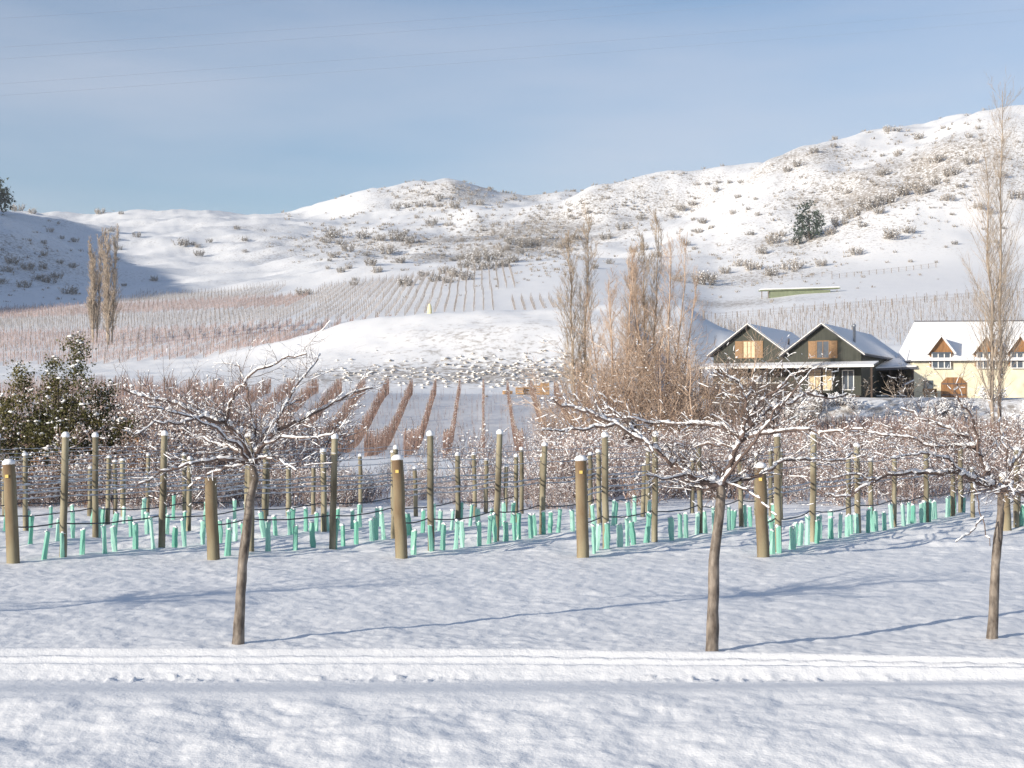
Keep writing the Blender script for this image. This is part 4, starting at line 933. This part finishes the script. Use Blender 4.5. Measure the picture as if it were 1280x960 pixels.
gable_wing(hs_, 0, 7.4, 0, 16, -2.2, 4.0, 6.75)
gable_wing(hs_, 7.45, 7.4, -.2, 22, -2.2, 3.85, 6.6)
window(hs_, 3.7, 3.55, 1.15, 1.6, 0, .75, CURTAIN, SHUTTER, 2); window(hs_, 11.15, 3.4, 1.15, 1.6, -.2, .75, GLASS, SHUTTER, 1)
window(hs_, 2.2, .9, 1.9, 1.3, 0, 0, CURTAIN, WHITETRIM, 3); window(hs_, 5.2, .1, 1.3, 2.1, 0, 0, GLASS, WHITETRIM, 1); window(hs_, 10.9, .3, 2.2, 1.9, -.2, 0, CURTAIN, WHITETRIM, 3); window(hs_, 13.6, .3, 1.0, 1.8, -.2, 0, GLASS, WHITETRIM, 1)
g = Geo(); g.slab([(-.7, -2.7, 2.55), (16.6, -2.7, 2.55), (16.6, -.25, 2.95), (-.7, -.25, 2.95)], .1); vr = g.build('verandah_roof', IRON, hs_)
g = Geo(); g.slab([(-.65, -2.65, 2.62), (16.55, -2.65, 2.62), (16.55, -.25, 3.02), (-.65, -.25, 3.02)], .06); g.build('roof_snow', SNOW, vr)
g = Geo(); g.box(-.7, 16.6, -2.74, -2.60, 2.38, 2.53); g.build('verandah_beam', WHITETRIM, hs_)
for xx in (-.5, 6.2, 11.6, 16.35):
    g = Geo(); g.box(xx - .09, xx + .09, -2.66, -2.48, -1.0 if xx > 10 else -.2, 2.40); g.build('verandah_post', DARKWOOD, hs_)
g = Geo(); g.box(15.9, 16.8, -3.0, -2.1, -1.5, -.55); g.build('post_plinth', CREAM, hs_)
g = Geo(); g.box(-.6, 11.5, -2.75, -.01, -.28, -.05)
for k in range(11): zz_ = .02 + k * 0; 
for k in range(5): g.box(-.6, 7.5, -2.72, -2.68, .02 + k * .17, .14 + k * .17)
g.box(-.62, -.58, -2.7, -.1, .02, .9); g.build('balcony', DARKWOOD, hs_)
g = Geo(); g.box(-.60, 7.5, -2.78, -2.64, .90, .98); g.build('balcony_rail', WHITETRIM, hs_)
g = Geo(); g.box(-.4, 3.3, -2.5, -.02, -3.6, -.285); lw = g.build('lower_wall', YELLOW, hs_)
g = Geo(); g.box(1.3, 2.6, -2.56, -2.49, -3.2, -1.3); g.box(1.2, 2.7, -2.55, -2.50, -1.3, -1.2); g.build('door', WOOD, hs_)
g = Geo(); g.box(3.35, 14.8, -.8, -.25, -3.4, -.3); g.build('foundation', DARKWOOD, hs_)
g = Geo(); g.lathe([(.14, 0), (.14, 1.9), (.20, 1.92), (.20, 2.1), (.05, 2.2)], 10, (13.6, 2.6, 4.6)); g.build('flue', STEEL, hs_)
g = Geo(); g.lathe([(.10, 0), (.10, .9), (.15, .92), (.05, 1.05)], 8, (6.4, 5, 4.6)); g.build('flue', IRON, hs_)
# link roof and carport
cp = tag(empty('carport', (at(1076, 153), 153.5, 3.9), -R(8)), 'dark open carport with a snowy flat roof between the green house and the cream barn', 'carport')
g = Geo(); g.slab([(.4, -.5, 3.0), (5.6, -.5, 3.2), (5.6, 6, 4.2), (.4, 6, 4.2)], .2); r_ = g.build('roof', IRON, cp)
g = Geo(); g.slab([(.45, -.48, 3.14), (5.55, -.48, 3.34), (5.55, 6, 4.34), (.45, 6, 4.34)], .12); g.build('roof_snow', SNOW, r_)
g = Geo(); g.box(.3, 5.5, 5.5, 5.8, -.4, 3.9); g.box(.3, .5, 0, 5.5, -.4, 3.0); g.build('back_wall', DARKWOOD, cp)
for xx in (.9, 3.0, 5.2):
    g = Geo(); g.box(xx - .1, xx + .1, -.3, -.1, -.4, 3.0); g.build('post', DARKWOOD, cp)
g = Geo(); g.box(1.0, 5.0, -.25, -.17, .25, .40); g.build('rail', WHITETRIM, cp)
# cream barn
bth = R(5); bz = 3.85
br = tag(empty('barn', (at(1142, 152.5), 152.5, bz), -bth), 'cream rendered barn with a snowy roof, wooden dormers and an arched timber door', 'barn')
BW, BD = 22.0, 10.0
g = Geo(); g.box(0, BW, 0, BD, -.6, 3.95); g.build('wall', CREAM, br)
g = Geo()
V = [(-.35, -.45, 3.8), (BW + .3, -.45, 3.8), (BW + .3, BD / 2, 7.95), (1.0, BD / 2, 7.95), (-.35, BD + .4, 3.8), (BW + .3, BD + .4, 3.8)]
g.add(V, [(0, 1, 2, 3), (3, 2, 5, 4), (0, 3, 4), (1, 5, 2), (0, 4, 5, 1)], 0); rf = g.build('roof', IRON, br)
g = Geo()
V = [(-.30, -.42, 4.02), (BW + .28, -.42, 4.02), (BW + .28, BD / 2, 8.15), (1.02, BD / 2, 8.15), (-.30, BD + .38, 4.02), (BW + .28, BD + .38, 4.02), (-.30, -.42, 3.86), (BW + .28, -.42, 3.86), (BW + .28, BD + .38, 3.86), (-.30, BD + .38, 3.86)]
g.add(V, [(0, 1, 2, 3), (3, 2, 5, 4), (0, 3, 4), (1, 5, 2), (0, 6, 7, 1), (4, 5, 8, 9), (0, 4, 9, 6), (1, 7, 8, 5)], 0); g.build('roof_snow', SNOW, rf)
g = Geo(); g.box(1.0, BW + .3, BD / 2 - .1, BD / 2 + .1, 8.08, 8.2); g.build('ridge_cap', IRON, rf)
for xx in (2.7, 7.1, 10.4, 14.6, 18.6):
    dm = Geo(); dm.prism([(xx - 1.1, 3.3), (xx + 1.1, 3.3), (xx + 1.1, 4.9), (xx, 6.3), (xx - 1.1, 4.9)], -.12, 3.2); dmo = dm.build('dormer', WOOD, br)
    s = Geo()
    for sg in (-1, 1):
        q = [(xx + sg * 1.45, -.5, 4.58), (xx + sg * 1.45, 3.6, 4.58), (xx, 3.6, 6.50), (xx, -.5, 6.50)]
        s.slab(q if sg > 0 else q[::-1], .13)
    s.build('dormer_snow', SNOW, dmo)
    g = Geo(); g.box(xx - .85, xx + .85, -.22, -.10, 3.15, 4.55)
    g.box(xx - .95, xx + .95, -.24, -.10, 4.56, 4.72); w_ = g.build('window', GLASS, br)
    g = Geo()
    for k in (-.9, -.3, .3, .9): g.box(xx + k - .05, xx + k + .05, -.26, -.221, 3.15, 4.55)
    g.box(xx - .95, xx + .95, -.27, -.221, 3.06, 3.15); g.build('frame', WHITETRIM, w_)
for xx in (3.95, 15.5):
    a = 1.25; g = Geo(); g.prism([(xx - a, -.2), (xx + a, -.2), (xx + a, 1.65), (xx + a - .55, 2.2), (xx - a + .55, 2.2), (xx - a, 1.65)], -.08, .05); do = g.build('door', WOOD, br)
    g = Geo(); g.box(xx - .02, xx + .02, -.10, -.081, -.2, 2.18)
    for zz_ in (.4, 1.5): g.box(xx - a + .1, xx + a - .1, -.105, -.081, zz_, zz_ + .1)
    g.build('ironwork', IRON, do)
g = Geo(); g.box(1.0, 1.9, -.06, .02, 1.0, 1.9); o = g.build('window', GLASS, br); g = Geo(); g.box(.92, 1.98, -.07, .01, .90, .98); g.build('sill', WHITETRIM, o)
g = Geo(); g.slab([(-1.0, -.3, 1.5), (-.02, -.3, 2.0), (-.02, 1.4, 2.0), (-1.0, 1.4, 1.5)], .14); g.build('porch_snow', SNOW, br)
g = Geo(); g.box(-.95, -.03, 0, 1.2, -.4, 1.5); g.build('porch', DARKWOOD, br)
bn = Geo(); bn.box(-.7, .7, -.22, .22, .42, .48); bn.box(-.62, -.54, -.2, .2, -.05, .42); bn.box(.54, .62, -.2, .2, -.05, .42); bn.box(-.7, .7, .2, .25, .6, .95); bn.box(-.62, -.56, .2, .25, .42, .95); bn.box(.56, .62, .2, .25, .42, .95)
o = bn.build('bench', CRATEWOOD); o.location = (at(1163, 150.8), 150.8, h1(at(1163, 150.8), 150.8)); tag(o, 'small wooden bench against the cream barn wall, left of its arched door', 'bench')
# small hut half hidden in the thicket
hx, hy = at(782, 84), 84.0; hz = h1(hx, hy)
ht = tag(empty('garden_hut', (hx, hy, hz), R(20)), 'small brown hut with a steep snow-patched roof below the poplar clump', 'hut')
g = Geo(); g.prism([(-.75, -.1), (.75, -.1), (.75, 1.2), (0, 2.35), (-.75, 1.2)], -.8, .8); g.build('wall', DARKWOOD, ht)
g = Geo(); s = Geo()
for sg in (-1, 1):
    q = [(sg * 1.0, -1, .95), (sg * 1.0, 1, .95), (0, 1, 2.55), (0, -1, 2.55)]; q = q if sg > 0 else q[::-1]
    g.slab(q, .08)
s.slab(np.array([(.95, -.5, 1.09), (.95, .9, 1.09), (.1, .9, 2.46), (.1, -.5, 2.46)]) + V3(0, 0, .06), .07)
r_ = g.build('roof', BARK, ht); s.build('roof_snow', SNOW, r_)
# timber stack at the head of the rows, pale stone on the mound, green shed, clay banks, fences
tp_ = hits([(660, 491)], 100)[0]; rng = np.random.default_rng(170)
for i, (px, n, hh) in enumerate([(634, 2, .35), (650, 3, .75), (661, 3, .8), (672, 4, 1.0), (681, 3, 1.3)]):
    y = 163.0 + rng.uniform(-.4, .4); x = at(px, y); g = Geo()
    for k in range(n):
        z = hh * k / n; g.box(-.45 + rng.normal() * .03, .45 + rng.normal() * .03, -.4, .4, z, z + hh / n - .07); g.box(-.42, -.34, -.38, .38, z + hh / n - .07, z + hh / n); g.box(.34, .42, -.38, .38, z + hh / n - .07, z + hh / n)
    o = g.build('timber_bin', CRATEWOOD); o.location = (x, y, h1(x, y)); o.rotation_euler = (0, 0, rng.uniform(-.4, .4))
    s = Geo(); s.blobs([(0, 0, hh + .03), (.2, .1, hh + .02), (-.2, 0, hh + .02)], [.3, .22, .25], .25, 0, i); s.build('snow_cap', SNOW, o)
    tag(o, ['flat timber pile, leftmost of the stacks at the head of the vine rows', 'low timber stack second from the left at the head of the vine rows', 'middle timber stack at the head of the vine rows', 'tall stack of timber bins, fourth from the left by the vine rows', 'narrowest and tallest timber stack, nearest the poplar clump'][i], 'timber stack', 'timber stacks at the head of the rows')
mx_, my_, mz_ = hits([(537, 392)], 100)[0]
g = Geo(); g.lathe([(.42, -.2), (.40, .5), (.30, 1.1), (.16, 1.4), (.05, 1.45)], 9); o = g.build('standing_stone', STONE); o.location = (mx_, my_, h1(mx_, my_)); o.scale = (.85, .6, 1.0); tag(o, 'pale yellow standing stone on the crest of the snowy mound', 'stone')
gx, gy, gz = hits([(1000, 368)], 200)[0]; k = gy / F
gs = tag(empty('green_shed', (gx, gy, gz), 0), 'long low pale green shed with snowy flat roof above the green house', 'shed')
g = Geo(); g.box(-38 * k, 38 * k, 0, 12 * k, -1.0, 5.5 * k); g.build('wall', GREENSHED, gs)
g = Geo(); g.slab([(-50 * k, -2.5 * k, 5.2 * k), (50 * k, -2.5 * k, 8.2 * k), (50 * k, 13 * k, 8.6 * k), (-50 * k, 13 * k, 5.6 * k)], .25); r_ = g.build('roof', GREENSHED, gs)
g = Geo(); g.slab([(-49 * k, -2.2 * k, 5.2 * k + .3), (49 * k, -2.2 * k, 8.2 * k + .3), (49 * k, 13 * k, 8.6 * k + .3), (-49 * k, 13 * k, 5.6 * k + .3)], .25); g.build('roof_snow', SNOW, r_)
for px in (-48, -40, 46):
    g = Geo(); g.box(px * k - .12, px * k + .12, -1.5 * k, -1.0 * k, -2.0, 5 * k); g.build('post', FARPOST, gs)
def fence(p0, p1, n, hgt, label):
    P = hits([(p0[0] + (p1[0] - p0[0]) * i / (n - 1), p0[1] + (p1[1] - p0[1]) * i / (n - 1)) for i in range(n)], 200)
    t = empty('farm_fence', P[0]); o0 = np.array(P[0]); w = []
    for p in P:
        q = np.array(p) - o0; g = Geo(); g.segs([(q + V3(0, 0, -.2), q + V3(0, 0, hgt), .10, .09)], 5); g.build('fence_post', FARPOST, t)
    for hh in (.45, .8, .97):
        for a, b in zip(P[:-1], P[1:]): w.append((np.array(a) - o0 + V3(0, 0, hgt * hh), np.array(b) - o0 + V3(0, 0, hgt * hh), .018, .018))
    g = Geo(); g.segs(w, 3); g.build('fence_wire', FARPOST, t); tag(t, label, 'fence')
fence((1040, 349), (1170, 335), 15, 1.4, 'thin post and wire fence crossing the snow above the vineyard behind the houses')
fence((915, 357), (1040, 345), 11, 1.4, 'thin fence on the snow just above the pale green shed')
fence((880, 400), (1280, 368), 30, 1.3, 'dark fence line along the top of the vineyard behind the houses')
# saplings and snow-heavy shrubs on the bank in front of the buildings
BS = [shrub_proto(180 + i, 1.3, 2.0, 10, BRUSH, .8, twig=.014, flecks=330, name='snowy_shrub', r0=.03, fr=.075) for i in range(3)]
rng = np.random.default_rng(185); sp3 = []
for px, d, s in [(rng.uniform(925, 1300), rng.uniform(134, 142), rng.uniform(.7, 1.3)) for _ in range(34)]:
    sp3.append((at(px, d), d, s, 'snow-heaped shrub on the bank below the ' + ('dark green house' if px < 1070 else 'dark carport' if px < 1140 else 'cream barn')))
scatter(BS, sp3, None, 'shrub', 'snow-heaped shrubs on the bank')
SPp = [shrub_proto(190 + i, 3.4, 1.0, 3, GREYTWIG, .1, twig=.016, flecks=14, kp=2, name='young_tree', r0=.05, fr=.05) for i in range(2)]
yt = Geo()
scatter(SPp, [(at(1080, 147), 147, .95, 'small young tree with yellowish tips in front of the dark carport'), (at(1122, 146), 146, 1.1, 'thin bare sapling between the carport and the barn'), (at(1134, 146.5), 146.5, 1.2, 'taller thin bare sapling at the left corner of the barn'), (at(1161, 148), 148, 1.0, 'bare sapling against the cream wall left of the arched door')], None, 'sapling', 'young trees before the buildings')
# power lines high over the valley
for i, (a, b) in enumerate([((-200, 32), (420, -8)), ((-200, 70), (900, -4)), ((-200, 86), (960, 2)), ((-200, 118), (1500, -8)), ((-200, 133), (1500, 6)), ((600, 4), (700, -6))][:5]):
    d0, d1 = 150.0, 260.0
    p = V3(at(a[0], d0), d0, zat(a[1], d0)); q = V3(at(b[0], d1), d1, zat(b[1], d1)); dr = q - p; p2 = p - dr * .5; q2 = q + dr * .5
    P = [p2 + (q2 - p2) * f - V3(0, 0, 1.2 * 4 * f * (1 - f) - 1.0) for f in np.linspace(0, 1, 25)]
    g = Geo(); g.tube(P, .009, 4); o = g.build('power_line', CABLE)
    tag(o, ['topmost faint power line in the upper left corner of the sky', 'upper line of the upper pair of faint power lines', 'lower line of the upper pair of faint power lines', 'upper line of the lowest pair of faint power lines', 'lowest faint power line across the sky'][i], 'power line', 'power lines across the sky')
# thin winter air over the whole valley
g = Geo(); g.box(-3700, 3700, -60, 2420, -12, 260); hz_ = g.build('haze', [])
hm = bpy.data.materials.new('valley_haze'); hm.use_nodes = True; hn = hm.node_tree; hn.nodes.remove(hn.nodes['Principled BSDF'])
pv = hn.nodes.new('ShaderNodeVolumePrincipled'); pv.inputs['Color'].default_value = (0.88, 0.93, 1.0, 1); pv.inputs['Density'].default_value = 0.00010
hn.links.new(pv.outputs[0], hn.nodes['Material Output'].inputs['Volume']); hz_.data.materials.append(hm); tag(hz_, kind='stuff')
print('objects', len(COL.objects))
